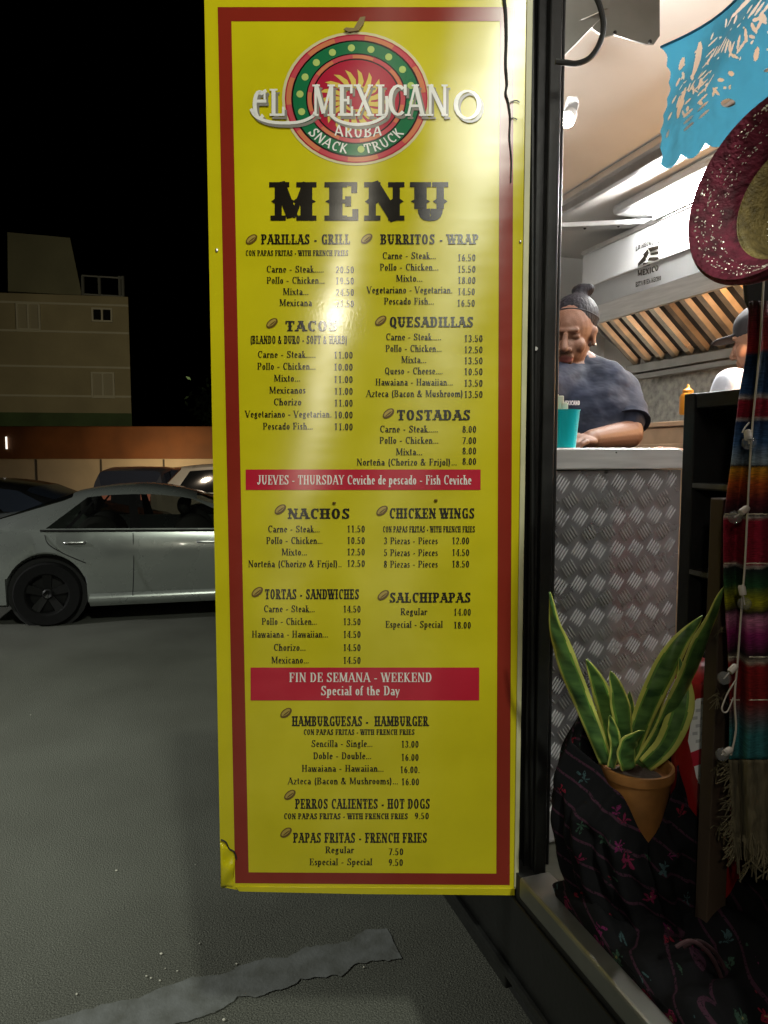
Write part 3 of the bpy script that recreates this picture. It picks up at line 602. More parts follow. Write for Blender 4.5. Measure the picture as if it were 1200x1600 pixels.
def arc_text(txt, r, a0, a1, h, mat_, eps):
    mb = MB(); pg, wd = text_polys(txt, 'plain')
    for i, q in enumerate(pg):
        vs = []
        for a, b in q:
            t = a0+(a1-a0)*a/wd; rr = r + h - b*h; vs.append(P(LX+111*rr*math.cos(t), LY-100*rr*math.sin(t), BD-eps-(i % 7)*2e-5))
        mb.add(vs, [list(range(len(q)))])
    mb.build('ring_lettering', mat_, emblem)
arc_text('SNACK', .72, R(218), R(262), .15, M['white_ink'], .0026); arc_text('TRUCK', .72, R(278), R(322), .15, M['white_ink'], .0026)
mb = MB(); pg, wd = text_polys('ARUBA', 'plain')
for i, q in enumerate(pg): mb.add([P(522+a/wd*75, 213-b*17.5-abs(a/wd-.5)**2*14+2, BD-.0026-(i % 7)*2e-5) for a, b in q], [list(range(len(q)))])
mb.build('ring_lettering', M['white_ink'], emblem)
LET = [('M', 487, 524, 132, 181), ('E', 526, 553, 132, 181), ('X', 555, 583, 132, 181), ('I', 584, 604, 132, 181), ('C', 602, 637, 132, 181), ('A', 634, 664, 132, 181), ('N', 665, 702, 132, 181), ('O', 703, 758, 140, 187), ('L', 419, 446, 139, 181), ('C', 392, 416, 141, 186)]
for dx, dy, e, m_, nm in ((4, 5, .0028, M['grey_ink'], 'letter_shadow'), (0, 0, .0032, M['white_ink'], 'letters')):
    mb = MB(); n = 0
    for ch, x0, x1, y0, y1 in LET:
        for q in glyph(ch, .125*30/(x1-x0)*GL[ch][0]/.6, .085, .06, False):
            mb.add([P(x0+a/GL[ch][0]*(x1-x0)+dx, y1-b*(y1-y0)+dy, BD-e-(n % 7)*2e-5) for a, b in q], [list(range(len(q)))]); n += 1
    for pth in ([(416, 158), (402, 158), (402, 158)], [(392, 170), (400, 182), (420, 190), (445, 192), (470, 190), (488, 182), (492, 175)], [(515, 178), (528, 188), (550, 194), (575, 193), (594, 186), (604, 176), (604, 150)], [(416, 141), (408, 146), (404, 144)]):
        sp = smooth_path([Vector((x, y, 0)) for x, y in pth], 6)
        for i in range(len(sp)-1):
            d = (sp[i+1]-sp[i]); 
            if d.length < 1e-6: continue
            nn = Vector((-d.y, d.x, 0)).normalized()*2.4
            mb.add([P(v.x+dx, v.y+dy, BD-e-(n % 7)*2e-5) for v in (sp[i]-nn, sp[i+1]-nn, sp[i+1]+nn, sp[i]+nn)], [(0, 1, 2, 3)]); n += 1
    mb.build(nm, m_, emblem)
# tape scrap, drip marks and the crack down the right border
mb = MB(); mb.prism([P(x, y, BD-.003) for x, y in ((541, 44), (553, 45), (563, 28), (571, 27), (568, 38), (560, 49), (545, 51), (537, 47))], (0, -.003, 0)); mb.build('tape_scrap', M['tape'], board)
ck = [(787, -6), (790, 20), (791, 60), (790, 100), (792, 130), (790, 146), (794, 160), (797, 185), (796, 215), (799, 250), (798, 285)]
mb = MB(); mb.tube(smooth_path([P(x, y, BD-.003) for x, y in ck], 5), [.0035*(1-.6*i/50) for i in range(51)], 6); mb.tube(smooth_path([P(x, y, BD-.003) for x, y in ((797, 186), (802, 184), (808, 187))], 4), .001, 5); mb.tube(smooth_path([P(x, y, BD-.003) for x, y in ((797, 160), (806, 157), (812, 160))], 4), .001, 5)
mb.build('loose_wire', M['black_rubber'], board)
for x, y, r in ((338.5, 391, 2.4), (813, 378, 2)): mb = MB(); mb.ball(P(x, y, BD-.001), (r*.00135, .002, r*.00135*1.3), None, 10, 8); mb.build('rivet', M['alu'], board, smooth=True)
for x, y, r in ((522, 786, .004), (681, 782, .004)): mb = MB(); mb.ball(P(x, y, BD-.002), (r, .003, r*.8), None, 8, 6); mb.build('dirt_speck', M['bean_dark'], board)

# ------------------------------------------------------------------ the food truck shell
WL = PL(845, 700, 1).dot(LA)            # unit check only
s_post = P(845, 800, BD).dot(AX); LW = P(845, 800, BD).dot(LA)
FL, CE, TW_ = .83, 2.95, 1.98
truck = thing('food_truck', 'black food truck with lit kitchen seen through its open side doorway', 'food truck', T(s_post, LW, 0))
mb = MB(); mb.tbox(s_post+.05, 5.6, LW-.04, LW, .52, CE+.1); mb.tbox(-3.2, -.25, LW-.04, LW, .52, CE+.1); mb.tbox(-.25, s_post+.05, LW-.04, LW, 2.82, CE+.1); mb.build('side_wall', M['black_paint'], truck, bevel=.004)
mb = MB(); y0 = BD+.012
def post(px0, px1, d0, d1, yb0):
    a, b = P(px0, 700, d0), P(px1, 700, d0); zb = P(px0, yb0, d0).z
    mb.prism([Vector((a.x, d0, zb)), Vector((b.x, d0, zb)), Vector((b.x, d0, 2.9)), Vector((a.x, d0, 2.9))], (0, d1-d0, 0))
post(829, 849, BD+.02, BD+.10, 1420); post(847, 866, BD-.012, BD+.09, 1372); post(866, 871, BD+.02, BD+.09, 1360)
dj = mb.build('door_jamb', M['black_paint'], truck, bevel=.004)
for py in (545, 1090): MB().lathe(P(837, py, BD+.016), [(.0045, 0), (.004, .003)], 10, Matrix.Rotation(R(90), 3, 'X')).build('screw', M['alu'], dj)
mb = MB(); mb.tube([P(832, y, BD+.01) for y in (-40, 1395)], .006, 10); mb.build('hinge_rod', M['black_paint'], truck, smooth=True)
mb = MB(); mb.tbox(-3.2, 5.6, LW-.04, LW+TW_+.06, FL-.07, FL-.004); mb.build('chassis', M['black_rubber'], truck)
mb = MB(); mb.tbox(-.2, 5.5, LW+.005, LW+TW_-.001, FL-.003, FL); mb.build('kitchen_floor', M['floor_in'], truck)
mb = MB(); mb.tbox(-.2, s_post-.03, LW-.055, LW+.02, FL-.035, FL+.012); mb.build('door_sill', M['steel_dull'], truck, bevel=.006)
mb = MB(); mb.tbox(-3.2, 5.6, LW-.05, LW-.042, FL-.24, FL-.06); mb.tbox(-3.2, 5.6, LW-.062, LW-.05, FL-.245, FL-.225); mb.build('skirt', M['black_paint'], truck, bevel=.003)
mb = MB(); mb.tbox(-3.0, 5.4, LW+.08, LW+1.85, .34, FL-.075); mb.build('underframe', M['black_rubber'], truck)
mb = MB(); mb.tbox(-3.2, 5.6, LW, LW+TW_+.06, CE, CE+.05); ce = mb.build('ceiling', M['cream'], truck)
mb = MB(); mb.tbox(-3.2, 5.6, LW+TW_, LW+TW_+.05, FL, CE); bw = mb.build('back_wall', M['cream'], truck)
mb = MB(); mb.tbox(-.3, 3.6, LW+TW_-.01, LW+TW_-.002, 1.8, 2.32); mb.build('splashback', M['splash'], bw)
mb = MB(); mb.tbox(3.9, 3.95, LW, LW+TW_+.05, FL, CE); mb.build('end_wall', M['cream'], truck)
RL = (CE-EYE)*math.cos(TH)/.590
mb = MB(); mb.tbox(-.6, 3.89, RL-.06, RL-.035, CE-.03, CE-.001); mb.tbox(-.6, 3.89, RL, RL+.03, CE-.045, CE-.001); mb.tbox(-.6, 3.89, RL-.035, RL, CE-.012, CE-.001); mb.build('ceiling_rail', M['alu'], ce, bevel=.002)
# sheet metal gusset at the top of the doorway
mb = MB()
mb.prism([P(x, y, 1.62) for x, y in ((876, 92), (876, -20), (960, -20), (950, 12), (905, 32), (938, 29), (900, 68))], (0, .004, 0))
mb.prism([P(x, y, 1.66) for x, y in ((905, 30), (960, -20), (1031, -20), (1031, 56), (1022, 69), (1010, 69), (986, 62), (960, 54), (945, 58))], (0, .004, 0))
mb.build('gusset', M['steel_dull'], truck)
for px, py in ((961, 51), (1016, 65)): MB().ball(P(px, py, 1.655), .0045, None, 8, 6).build('gusset_bolt', M['dark_gap'], truck)
# wheel of the truck, far behind the board
mb = MB(); mx = Matrix((AX, Vector((0, 0, 1)), LA)).transposed(); mb.lathe(T(4.2, LW+.1, .40), [(.2, -.1), (.38, -.1), (.40, -.06), (.40, .06), (.38, .1), (.2, .1)], 32, mx); mb.build('wheel', M['tyre'], truck, smooth=True)
# steps below doorway are not in view; cable loop
cb = MB(); cb.tube(smooth_path([P(x, y, 1.42) for x, y in ((868, 96), (884, 98), (902, 99), (922, 90), (937, 68), (943, 40), (938, 12), (930, -10), (925, -40))], 6), .0055, 8)
tag(cb.build('power_cable', M['black_rubber'], smooth=True, base=P(905, 98, 1.42)), 'black cable looping down beside the door post at top', 'cable')

# ------------------------------------------------------------------ spot lamp on the ceiling
sl = thing('spot_lamp', 'small white lit spot lamp fixed to ceiling by the door post', 'lamp', P(892, 165, 1.95))
mb = MB(); mb.prism([P(x, y, 1.95) for x, y in ((887, 150), (904, 150), (905, 162), (901, 178), (892, 184), (885, 172))], (0, .03, 0)); mb.build('bracket', M['white'], sl, bevel=.003)
ax = (P(878, 196, 1.90)-P(892, 174, 1.95)).normalized(); q = ax.to_track_quat('Z', 'Y').to_matrix()
mb = MB(); mb.lathe(P(892, 177, 1.94), [(.012, 0), (.019, .008), (.021, .035), (.020, .04)], 20, q); mb.build('lamp_head', M['white'], sl, smooth=True)
mb = MB(); mb.ball(P(892, 177, 1.94)+ax*.042, (.018, .018, .010), q, 16, 10); mb.build('led_lens', M['lamp_white'], sl, smooth=True)
lamp('spot_lamp_light', 'POINT', P(892, 177, 1.94)+ax*.085, 20, (1.0, .985, .95), .03)

# ------------------------------------------------------------------ strip light
Lh = LW+1.55
st = thing('strip_light', 'long lit white strip light on the kitchen ceiling above the hood', 'strip light', PL(1040, 300, Lh))
def PZ(px, py, z): return G(px, py, z)
a = PZ(1003, 326, CE-.06); s0 = a.dot(AX); L0 = a.dot(LA)
mb = MB(); mb.tbox(s0-1.3, s0+.16, L0-.055, L0+.17, CE-.05, CE-.002); mb.build('housing', M['white'], st, bevel=.02)
mb = MB(); mb.tbox(s0-1.27, s0+.02, L0+.078, L0+.086, CE-.098, CE-.051); mb.build('hood_light_shield', M['white'], st)  # added lip, keeps direct lamp light off the hood face
mb = MB(); mb.tbox(s0-1.25, s0, L0-.01, L0+.07, CE-.085, CE-.051); mb.build('diffuser', M['tube_white'], st, bevel=.005)
s2 = s0-1.42
fill_strip = thing('strip_light', 'added strip light hidden behind the hat to brighten the tread plate', 'strip light', T(s2-.6, L0, CE-.05))  # added fixture, brightens the front of the tread plate
MB().tbox(s2-1.3, s2+.04, L0-.055, L0+.12, CE-.05, CE-.002).build('housing', M['white'], fill_strip, bevel=.02)
MB().tbox(s2-1.25, s2, L0-.01, L0+.07, CE-.085, CE-.051).build('diffuser', M['fill_tube'], fill_strip, bevel=.005)
mb = MB(); mb.prism([T(s0+.42, L0-.30, CE-.05), T(s0+.36, L0-.32, CE-.05), T(s0-.02, L0+.36, CE-.06), T(s0+.04, L0+.38, CE-.06)], (0, 0, -.025)); 
mb.build('bracket_plate', M['alu'], st, bevel=.003)
for k in range(5): MB().ball(T(s0+.36-.08*k, L0-.26+.14*k, CE-.078), .008, None, 8, 6).build('rivet', M['dark_gap'], st, smooth=True)

# ------------------------------------------------------------------ range hood
def hz(sl_, L): return EYE + sl_/math.cos(TH)*L
hl = 2.33
hood = thing('range_hood', 'grey and white range hood with orange-lit slatted grease filters', 'range hood', T(1.5, hl, EYE+.5))
HS0, HS1 = -.4, 3.5
def strip(mb, pts, mi=0, s0=HS0, s1=HS1):
    vs = [T(s, L, z) for s in (s0, s1) for L, z in pts]; n = len(pts)
    mb.add(vs, [(i, i+1, n+i+1, n+i) for i in range(n-1)], mi)
zt, zm, zb_, zf = hz(.45, hl), hz(.372, hl), hz(.324, hl+.02), hz(.286, hl+.05)
mb = MB(); strip(mb, [(hl+.40, zt+.02), (hl, zt), (hl, zm)], 0); strip(mb, [(hl, zm), (hl+.02, zb_)], 1); strip(mb, [(hl+.02, zb_), (hl+.05, zf), (hl+.07, zf)], 2)
mb.add([T(HS1, hl+.40, zt+.02), T(HS1, hl, zt), T(HS1, hl, zm), T(HS1, hl+.02, zb_), T(HS1, hl+.05, zf), T(HS1, hl+.40, hz(.18, hl+.32))], [(0, 1, 2, 3, 4, 5)], 1)
mb.build('canopy', [M['white'], M['hood_grey'], M['steel']], hood, solid=.004)
mb = MB(); mb.tbox(HS0, HS1, hl-.012, hl-.002, zt-.012, zt+.012); mb.tbox(HS0, HS1, hl-.008, hl-.002, zm-.004, zm+.004); mb.build('trim_bar', M['alu'], hood, bevel=.003)
fl = hl+.32; zl = hz(.18, fl)
A0, A1 = Vector((hl+.065, zf+.004)), Vector((fl, zl))
mb = MB(); strip(mb, [(A0.x, A0.y+.03), (A1.x, A1.y+.03)]); mb.build('filter_back', M['dark_gap'], hood)
k = 0; s = HS0+.03
while s < HS1-.05:
    wd = .062; mb = MB()
    vs = []
    for (L, z) in ((A0.x, A0.y), (A1.x, A1.y)):
        for ds, dz in ((0, .026), (.014, 0), (wd-.014, 0), (wd, .026)): vs.append(T(s+ds, L, z+dz))
    mb.add(vs, [(0, 1, 5, 4), (1, 2, 6, 5), (2, 3, 7, 6)])
    mb.build('filter_slat', M[('filter', 'filter_bright', 'filter', 'filter_dark', 'filter_bright', 'filter', 'filter')[k*5 % 7]], hood); s += .108; k += 1
mb = MB(); mb.tbox(HS0, HS1, fl-.02, fl+.06, zl-.05, zl-.004); mb.tbox(HS0, HS1, fl-.005, fl+.05, zl-.085, zl-.055); mb.build('grease_trough', M['steel_dull'], hood, bevel=.004)
# sticker on the hood
def HP(px, py): return PL(px, py, hl-.003)
stk = MB(); vs = [HP(*p) for p in ((994, 376), (1030, 367), (1031, 411), (994, 420))]
def sx(a, b):     # sticker coordinates 0..1
    x = 993+a*38; return PL(x, 0, hl-.006) if 0 else PL(x, 372+b*58-(x-993)*.27, hl-.006)
stk_ = hood
def stext(txt, a0, a1, b0, h, arc=0):
    pg, wd = text_polys(txt, 'bold')
    mb = MB()
    for q in pg: mb.add([sx(a0+(a1-a0)*a/wd, b0-h*b+arc*(a/wd-.5)**2) for a, b in q], [list(range(len(q)))])
    mb.build('sticker_lettering', M['ink'], hood)
stext('LO HECHO EN', .0, 1.0, .30, .13, .25); stext('MEXICO', .08, .95, 1.06, .16, -.1); stext('ESTA BIEN HECHO', 0, 1.05, 1.32, .13)
mb = MB()
for (p) in (((.1, .78), (.1, .7), (.42, .5), (.42, .68)), ((.3, .5), (.5, .38), (.55, .5), (.45, .62)), ((.5, .36), (.95, .36), (.95, .46), (.6, .48)), ((.62, .52), (.95, .52), (.95, .6), (.6, .58)), ((.56, .62), (.95, .68), (.95, .78), (.5, .7)), ((.3, .72), (.5, .74), (.62, .84), (.3, .84))):
    mb.add([sx(*q) for q in p], [(0, 1, 2, 3)])
mb.build('sticker_bird', M['ink'], hood)

# ------------------------------------------------------------------ counter cabinet with tread plate
sc0 = P(865, 720, 1.62).dot(AX); LR = PS(1064, 720, sc0).dot(LA); CT = P(900, 700, 1.62).z
ctr = thing('counter_cabinet', 'grey metal counter cabinet faced with diamond tread plate', 'counter', T(sc0, LW+.2, FL))
mb = MB(); mb.tbox(sc0+.004, sc0+.22, LW+.01, LR, FL, CT-.052); mb.build('carcass', M['steel_dull'], ctr)
zl0 = PS(960, 733, sc0).z
def rrect(L0, L1, z0, z1, r):
    pts = [(L0, z0), (L1, z0)]
    for k in range(6):
        t = R(90*k/5); pts.append((L1-r+r*math.cos(t), z1-r+r*math.sin(t)))
    return pts+[(L0, z1)]
mb = MB(); mb.prism([T(sc0-.012, L, z) for L, z in rrect(LW+.01, LR+.002, zl0, CT, .022)], AX*.24); mb.build('counter_lip', M['steel'], ctr, bevel=.003)
tb = MB(); tp = MB(); tp.tbox(sc0-.003, sc0+.003, LW+.01, LR-.002, FL+.09, zl0-.003)
pitch = .052; row = 0; z = FL+.10
rnd = random.Random(3)
while z < zl0-.02:
    L = LW+.03 + (row % 2)*pitch/2
    while L < LR-.02:
        sg = 1 if row % 2 else -1; a = R(55)*sg
        d = Vector((math.cos(a), math.sin(a))); nrm = Vector((-d.y, d.x))
        for k in range(-2, 3):
            c = Vector((L, z)) + nrm*k*.0074; hl_ = .0185; wd = .0016
            if abs(c.x-LR) < .018 or c.y > zl0-.012: continue
            pts = [c-d*hl_, c-d*hl_*.5+nrm*wd, c+d*hl_*.5+nrm*wd, c+d*hl_, c+d*hl_*.5-nrm*wd, c-d*hl_*.5-nrm*wd]
            b = [T(sc0-.003, p.x, p.y) for p in pts]; rg = [T(sc0-.0066, (c-d*hl_*.6).x, (c-d*hl_*.6).y), T(sc0-.0066, (c+d*hl_*.6).x, (c+d*hl_*.6).y)]
            tb.add(b+rg, [(0, 1, 6), (1, 2, 7, 6), (2, 3, 7), (3, 4, 7), (4, 5, 6, 7), (5, 0, 6)])
        L += pitch
    z += .0395; row += 1
tpo = tp.build('tread_plate', M['tread'], ctr); tb.build('tread_pattern', M['tread_bar'], tpo)
for q, r in ((PS(948, 738, sc0-.005), .004), (PS(963, 707, sc0-.014), .002)): MB().ball(q, r, None, 10, 8).build('bolt', M['dark_gap'], ctr)
mb = MB(); mb.tbox(sc0-.02, sc0+.1, LW+.012, LR-.03, FL+.003, FL+.085); mb.build('plinth', M['white'], ctr, bevel=.006)

# ------------------------------------------------------------------ cup with utensils
cup = thing('cup', 'bright cyan plastic cup on the metal counter edge', 'cup', P(880, 701, 1.66))
c = P(880, 699, 1.66); c.z = CT+.001; mm = 1.66/F_PX
mb = MB(); mb.lathe(c, [(.0, 0), (.028, 0), (.036, .085), (.0375, .087), (.035, .087), (.027, .004), (0, .004)], 32, caps=False); mb.build('beaker', M['cyan'], cup, smooth=True)
nap = thing('paper_bundle', 'cream paper bundle standing in the cyan cup', 'napkins', c+Vector((-.02, 0, .006)))
mb = MB()
for dx, dy, hh, ww in ((-.020, 0, .122, .016), (-.004, .004, .108, .018), (.008, -.002, .092, .014), (-.012, .01, .112, .012)):
    mb.box(c+Vector((dx-.006, dy, .012+hh/2)), (ww, .010, hh), Matrix.Rotation(rnd.uniform(-.1, .1), 3, 'Y'))
mb.build('folded_paper', M['napkin'], nap, bevel=.002)

# ------------------------------------------------------------------ cooking range behind
rng = thing('griddle', 'orange-lit steel griddle against the mottled splashback', 'griddle', T(1.6, LW+1.5, FL))
gz = P(1030, 655, 2.8).z
mb = MB(); mb.tbox(.4, 3.2, LW+1.52, LW+1.95, FL, gz-.012); mb.build('griddle_body', M['orange_steel'], rng, bevel=.005)
mb = MB(); mb.tbox(.38, 3.22, LW+1.48, LW+1.955, gz-.01, gz+.012); mb.tbox(.38, 3.22, LW+1.475, LW+1.50, gz-.11, gz-.09); mb.build('griddle_top', M['orange_steel'], rng, bevel=.003)
mb = MB(); mb.tbox(1.55, 2.2, LW+1.7, LW+1.76, gz+.03, gz+.06); mb.tbox(1.55, 1.58, LW+1.7, LW+1.76, gz+.012, gz+.03); mb.tbox(2.17, 2.2, LW+1.7, LW+1.76, gz+.012, gz+.03); mb.build('rack_bar', M['orange_steel'], rng, bevel=.003)
fd = MB(); rr = random.Random(5)
for k in range(26): fd.ball(T(rr.uniform(1.7, 2.25), LW+rr.uniform(1.52, 1.68), gz+.02+rr.uniform(0, .045)), (rr.uniform(.02, .045), rr.uniform(.02, .04), rr.uniform(.012, .022)), None, 10, 8)
tag(remesh(fd, 'grilled_meat', M['food'], None, .006, 2, T(1.9, LW+1.6, gz+.012)), 'dark heap of cooked food on the orange-lit griddle', 'food')
sb = thing('sauce_bottle', 'orange squeeze bottle standing on griddle behind the black shelf', 'sauce bottle', T(1.55, LW+1.8, gz+.012))
q = P(1074, 640, 2.75); b0 = Vector((q.x, q.y, gz+.014)); ztop = P(1074, 600, 2.75).z; hh = ztop-b0.z
mb = MB(); mb.lathe(b0, [(.026, 0), (.030, .006), (.030, hh*.58), (.024, hh*.68), (.012, hh*.72)], 24); mb.build('bottle_body', M['mustard'], sb, smooth=True)
mb = MB(); mb.lathe(b0+Vector((0, 0, hh*.70)), [(.02, 0), (.02, .012), (.008, .02), (.003, hh*.3)], 16); mb.build('nozzle', M['mustard'], sb, smooth=True)
hlt = T(1.75, LW+1.42, gz+.16)
lamp('griddle_heat_lamp', 'POINT', hlt, 26, (1.0, .52, .18), .04)

# ------------------------------------------------------------------ people
def person_head(mb, Hc, mx, sc=1.0):
    def H_(r, u, f): return Hc + mx @ Vector((r, u, f))*sc
    S = sc
    mb.ball(H_(0, .03, -.012), (.076*S, .096*S, .098*S), mx)
    mb.ball(H_(0, -.045, .022), (.060*S, .066*S, .072*S), mx)
    mb.ball(H_(0, -.100, .066), (.026*S, .022*S, .022*S), mx)
    for k in (-1, 1):
        mb.ball(H_(.036*k, -.030, .056), (.027*S, .030*S, .028*S), mx)
        mb.ball(H_(.014*k, -.040, .100), (.011*S, .009*S, .010*S), mx)
        mb.ball(H_(.031*k, .003, .071), (.016*S, .008*S, .011*S), mx)
        mb.ball(H_(.076*k, -.004, -.006), (.009*S, .034*S, .019*S), mx)
        mb.ball(H_(.082*k, .012, -.010), (.008*S, .016*S, .016*S), mx)
        mb.ball(H_(.078*k, -.030, .0), (.009*S, .012*S, .010*S), mx)
    mb.capsule(H_(-.036, .026, .080), .010*S, H_(.036, .026, .080), .010*S)
    mb.capsule(H_(0, .012, .092), .0085*S, H_(0, -.034, .112), .014*S)
    mb.capsule(H_(-.020, -.066, .090), .0085*S, H_(.020, -.066, .090), .0085*S)
    mb.capsule(H_(-.016, -.081, .088), .010*S, H_(.016, -.081, .088), .010*S)
    mb.capsule(H_(0, -.04, -.035), .052*S, H_(0, -.16, -.075), .058*S)
    return H_
def paint_face(o, Hc, mx, sc):
    inv = mx.inverted(); org = root_of(o).location
    for p in o.data.polygons:
        q = inv @ (p.center + org - Hc)/sc
        if q.z < .05: continue
        if abs(q.x) < .027 and abs(q.y+.0735) < .0135*(1-(q.x/.03)**2) : p.material_index = 1
        for k in (-1, 1):
            x = q.x*k
            if .014 < x < .052 and abs(q.y-(.030-.10*(x-.03)**2*8-.06*(x-.03))) < .0022: p.material_index = 2
            if .016 < x < .046 and abs(q.y-(-.0065+9*(x-.031)**2)) < .0017: p.material_index = 2
woman = thing('person', 'woman in navy t-shirt with black hair in bun looking down behind counter', 'person', Vector((P(915, 700, 2.36).x, 2.36, FL)))
Hc = P(894, 524, 2.38); mx = frame((-.46, -.82, -.24), (.05, 0, 1))
# mx columns: right, up, forward
SC = .90
sh_r, sh_l = P(962, 608, 2.42), P(822, 624, 2.26)
el_r, wr_r = P(982, 678, 2.30), P(924, 686, 2.12)
chest = (sh_r+sh_l)/2 + Vector((.0, .055, -.11)); hip = Vector((chest.x+.03, chest.y+.03, FL+.80)); 
body = MB(); H_ = person_head(body, Hc, mx, SC)
nb = P(912, 577, 2.42)
body.capsule(H_(0, -.12, -.06), .055, nb, .062)
fx = frame((-.45, -.85, 0))
body.ball(chest, (.17, .17, .11), fx); body.ball(hip, (.16, .2, .12), fx); body.ball((chest+hip)/2, (.155, .26, .115), fx)
body.capsule(nb, .055, sh_r, .062); body.capsule(nb, .055, sh_l, .062)
body.capsule(sh_r, .055, el_r, .047); body.capsule(el_r, .045, wr_r, .029)
el_l, wr_l = P(795, 735, 2.16), P(846, 722, 2.08)
body.capsule(sh_l, .055, el_l, .047); body.capsule(el_l, .045, wr_l, .028)
def hand(mb, wr, d, up, side, n=1.0):
    d = Vector(d).normalized(); fxm = frame(d, up); rgt = fxm.col[0]; upv = fxm.col[1]
    palm = wr + d*.045; mb.ball(palm, (.038, .015, .048), fxm)
    mb.capsule(wr-d*.01, .026, wr+d*.02, .024)
    for k, ln in enumerate((.072, .080, .074, .058)):
        b = palm + d*.036 + rgt*(.027-.018*k)*side
        k1 = b + d*ln*.45 - upv*.006; k2 = k1 + d*ln*.28 - upv*.022; k3 = k2 + d*ln*.06 - upv*.024
        mb.capsule(b, .0095, k1, .0085, 10); mb.capsule(k1, .0085, k2, .008, 10); mb.capsule(k2, .008, k3, .007, 10)
    b = palm - d*.018 + rgt*.032*side; k1 = b + (d*.7+rgt*.8*side-upv*.2).normalized()*.036; k2 = k1 + (d*.9-upv*.3+rgt*.1*side).normalized()*.03
    mb.capsule(b, .013, k1, .010, 10); mb.capsule(k1, .010, k2, .008, 10)
hand(body, wr_r, wr_r-el_r+Vector((0, 0, .01)), (0, -.4, 1), -1)
hand(body, wr_l, wr_l-el_l, (0, -.4, 1), 1)
for k, dx in ((1, .0), (-1, .0)): body.capsule(hip+fx.col[0]*.085*k, .095, Vector((hip.x, hip.y, FL+.05))+fx.col[0]*.10*k, .06); body.ball(Vector((hip.x, hip.y, FL+.04))+fx.col[0]*.10*k+fx.col[2]*.06, (.045, .04, .12), fx)
bo = remesh(body, 'body', [M['skin'], M['lip'], M['brow']], woman, .0028, 8); paint_face(bo, Hc, mx, SC)
hr = MB(); hr.ball(H_(0, .060, -.040), (.0855*SC, .086*SC, .100*SC), mx, 28, 18); hr.ball(H_(0, .0, -.06), (.074*SC, .075*SC, .068*SC), mx)
bc = P(910, 455, 2.43); hr.ball(bc, (.036, .034, .025), None, 24, 16); hr.ball(bc+Vector((.016, -.01, .004)), (.022, .022, .019)); hr.ball(bc+Vector((-.018, -.008, -.004)), (.020, .022, .018)); hr.capsule(bc+Vector((0, 0, -.012)), .024, H_(0, .11, -.05), .032)
remesh(hr, 'hair', M['hair'], woman, .004, 3, displace=lambda p: .0010*noise.noise(Vector((p.x*150, p.y*90, p.z*60))))
pts = []
for k in range(25):
    t = R(-112+224*k/24); u = .100 - .060*(1-math.cos(t))*.62; best = 0
    for (cu, cf, a_, b_, c_) in ((.060, -.040, .0855, .086, .100), (.03, -.012, .076, .096, .098)):
        w2 = 1-((u-cu)/b_)**2
        for q in range(60):
            rho = .05+.001*q
            if w2 > 0 and (rho*math.sin(t)/a_)**2+((rho*math.cos(t)-.02-cf)/c_)**2 < w2: best = max(best, rho)
    pts.append(H_(best*math.sin(t), u, best*math.cos(t)-.02))
mb = MB(); mb.tube(pts, .0022, 8); mb.build('headband', M['cap'], woman, smooth=True)
for k in (-1, 1): MB().ball(H_(.083*k, -.036, .0), .0045, None, 10, 8).build('earring', M['alu'], woman, smooth=True)
shirt = MB(); shirt.ball(chest+Vector((0, 0, -.01)), (.195, .19, .14), fx); shirt.ball(hip, (.19, .22, .15), fx); shirt.ball((chest+hip)/2, (.187, .26, .145), fx)
shirt.ball(nb+Vector((0, 0, -.055)), (.13, .075, .095), fx)
sd_ = sh_r+Vector((.0, 0, -.012)); mid_ = nb.lerp(sd_, .55)+Vector((-.01, -.02, -.03))
shirt.capsule(nb+Vector((.0, 0, -.014)), .074, sd_, .082); shirt.ball(mid_, .105); shirt.ball(nb.lerp(sh_r, .5)+Vector((-.02, -.05, -.11)), .115); shirt.capsule(nb+Vector((-.01, 0, -.02)), .07, sh_l, .08)
slv = sh_r.lerp(el_r, .60); shirt.capsule(sd_, .082, slv, .080); shirt.ball(sh_r.lerp(el_r, .3)+Vector((-.05, 0, -.02)), .09); shirt.capsule(sh_l, .08, sh_l.lerp(el_l, .62), .075)
def wrinkle(p):
    q = Vector((p.x*9+p.z*5, p.y*7, p.z*16-p.x*8)); return .005*noise.noise(q)+.004*noise.noise(Vector((p.x*22+p.z*14, p.y*16, p.z*30-p.x*20)))
shirt_o = remesh(shirt, 't_shirt', M['navy'], woman, .006, 22, displace=wrinkle)
q = (el_r-sh_r).to_track_quat('Z', 'Y').to_matrix(); MB().lathe(slv+(el_r-sh_r).normalized()*.03, [(.070, -.006), (.0775, -.004), (.078, .012), (.074, .014), (.06, .012)], 40, q, caps=False).build('sleeve_hem', M['navy'], woman, smooth=True)
mb = MB(); pg, wd = text_polys('EL MEXICANO', 'bold'); worg = root_of(woman).location
bpy.context.view_layer.update()
def on_shirt(px, py):
    d = ray(px, py).normalized(); ok, loc, nrm, _ = shirt_o.ray_cast(CAM-worg, d)
    return (loc+worg-d*.003) if ok else P(px, py, 2.16)
for q in pg: mb.add([on_shirt(872+a/wd*34, 633-b*7) for a, b in q], [list(range(len(q)))])
mb.build('shirt_print', M['print'], woman)

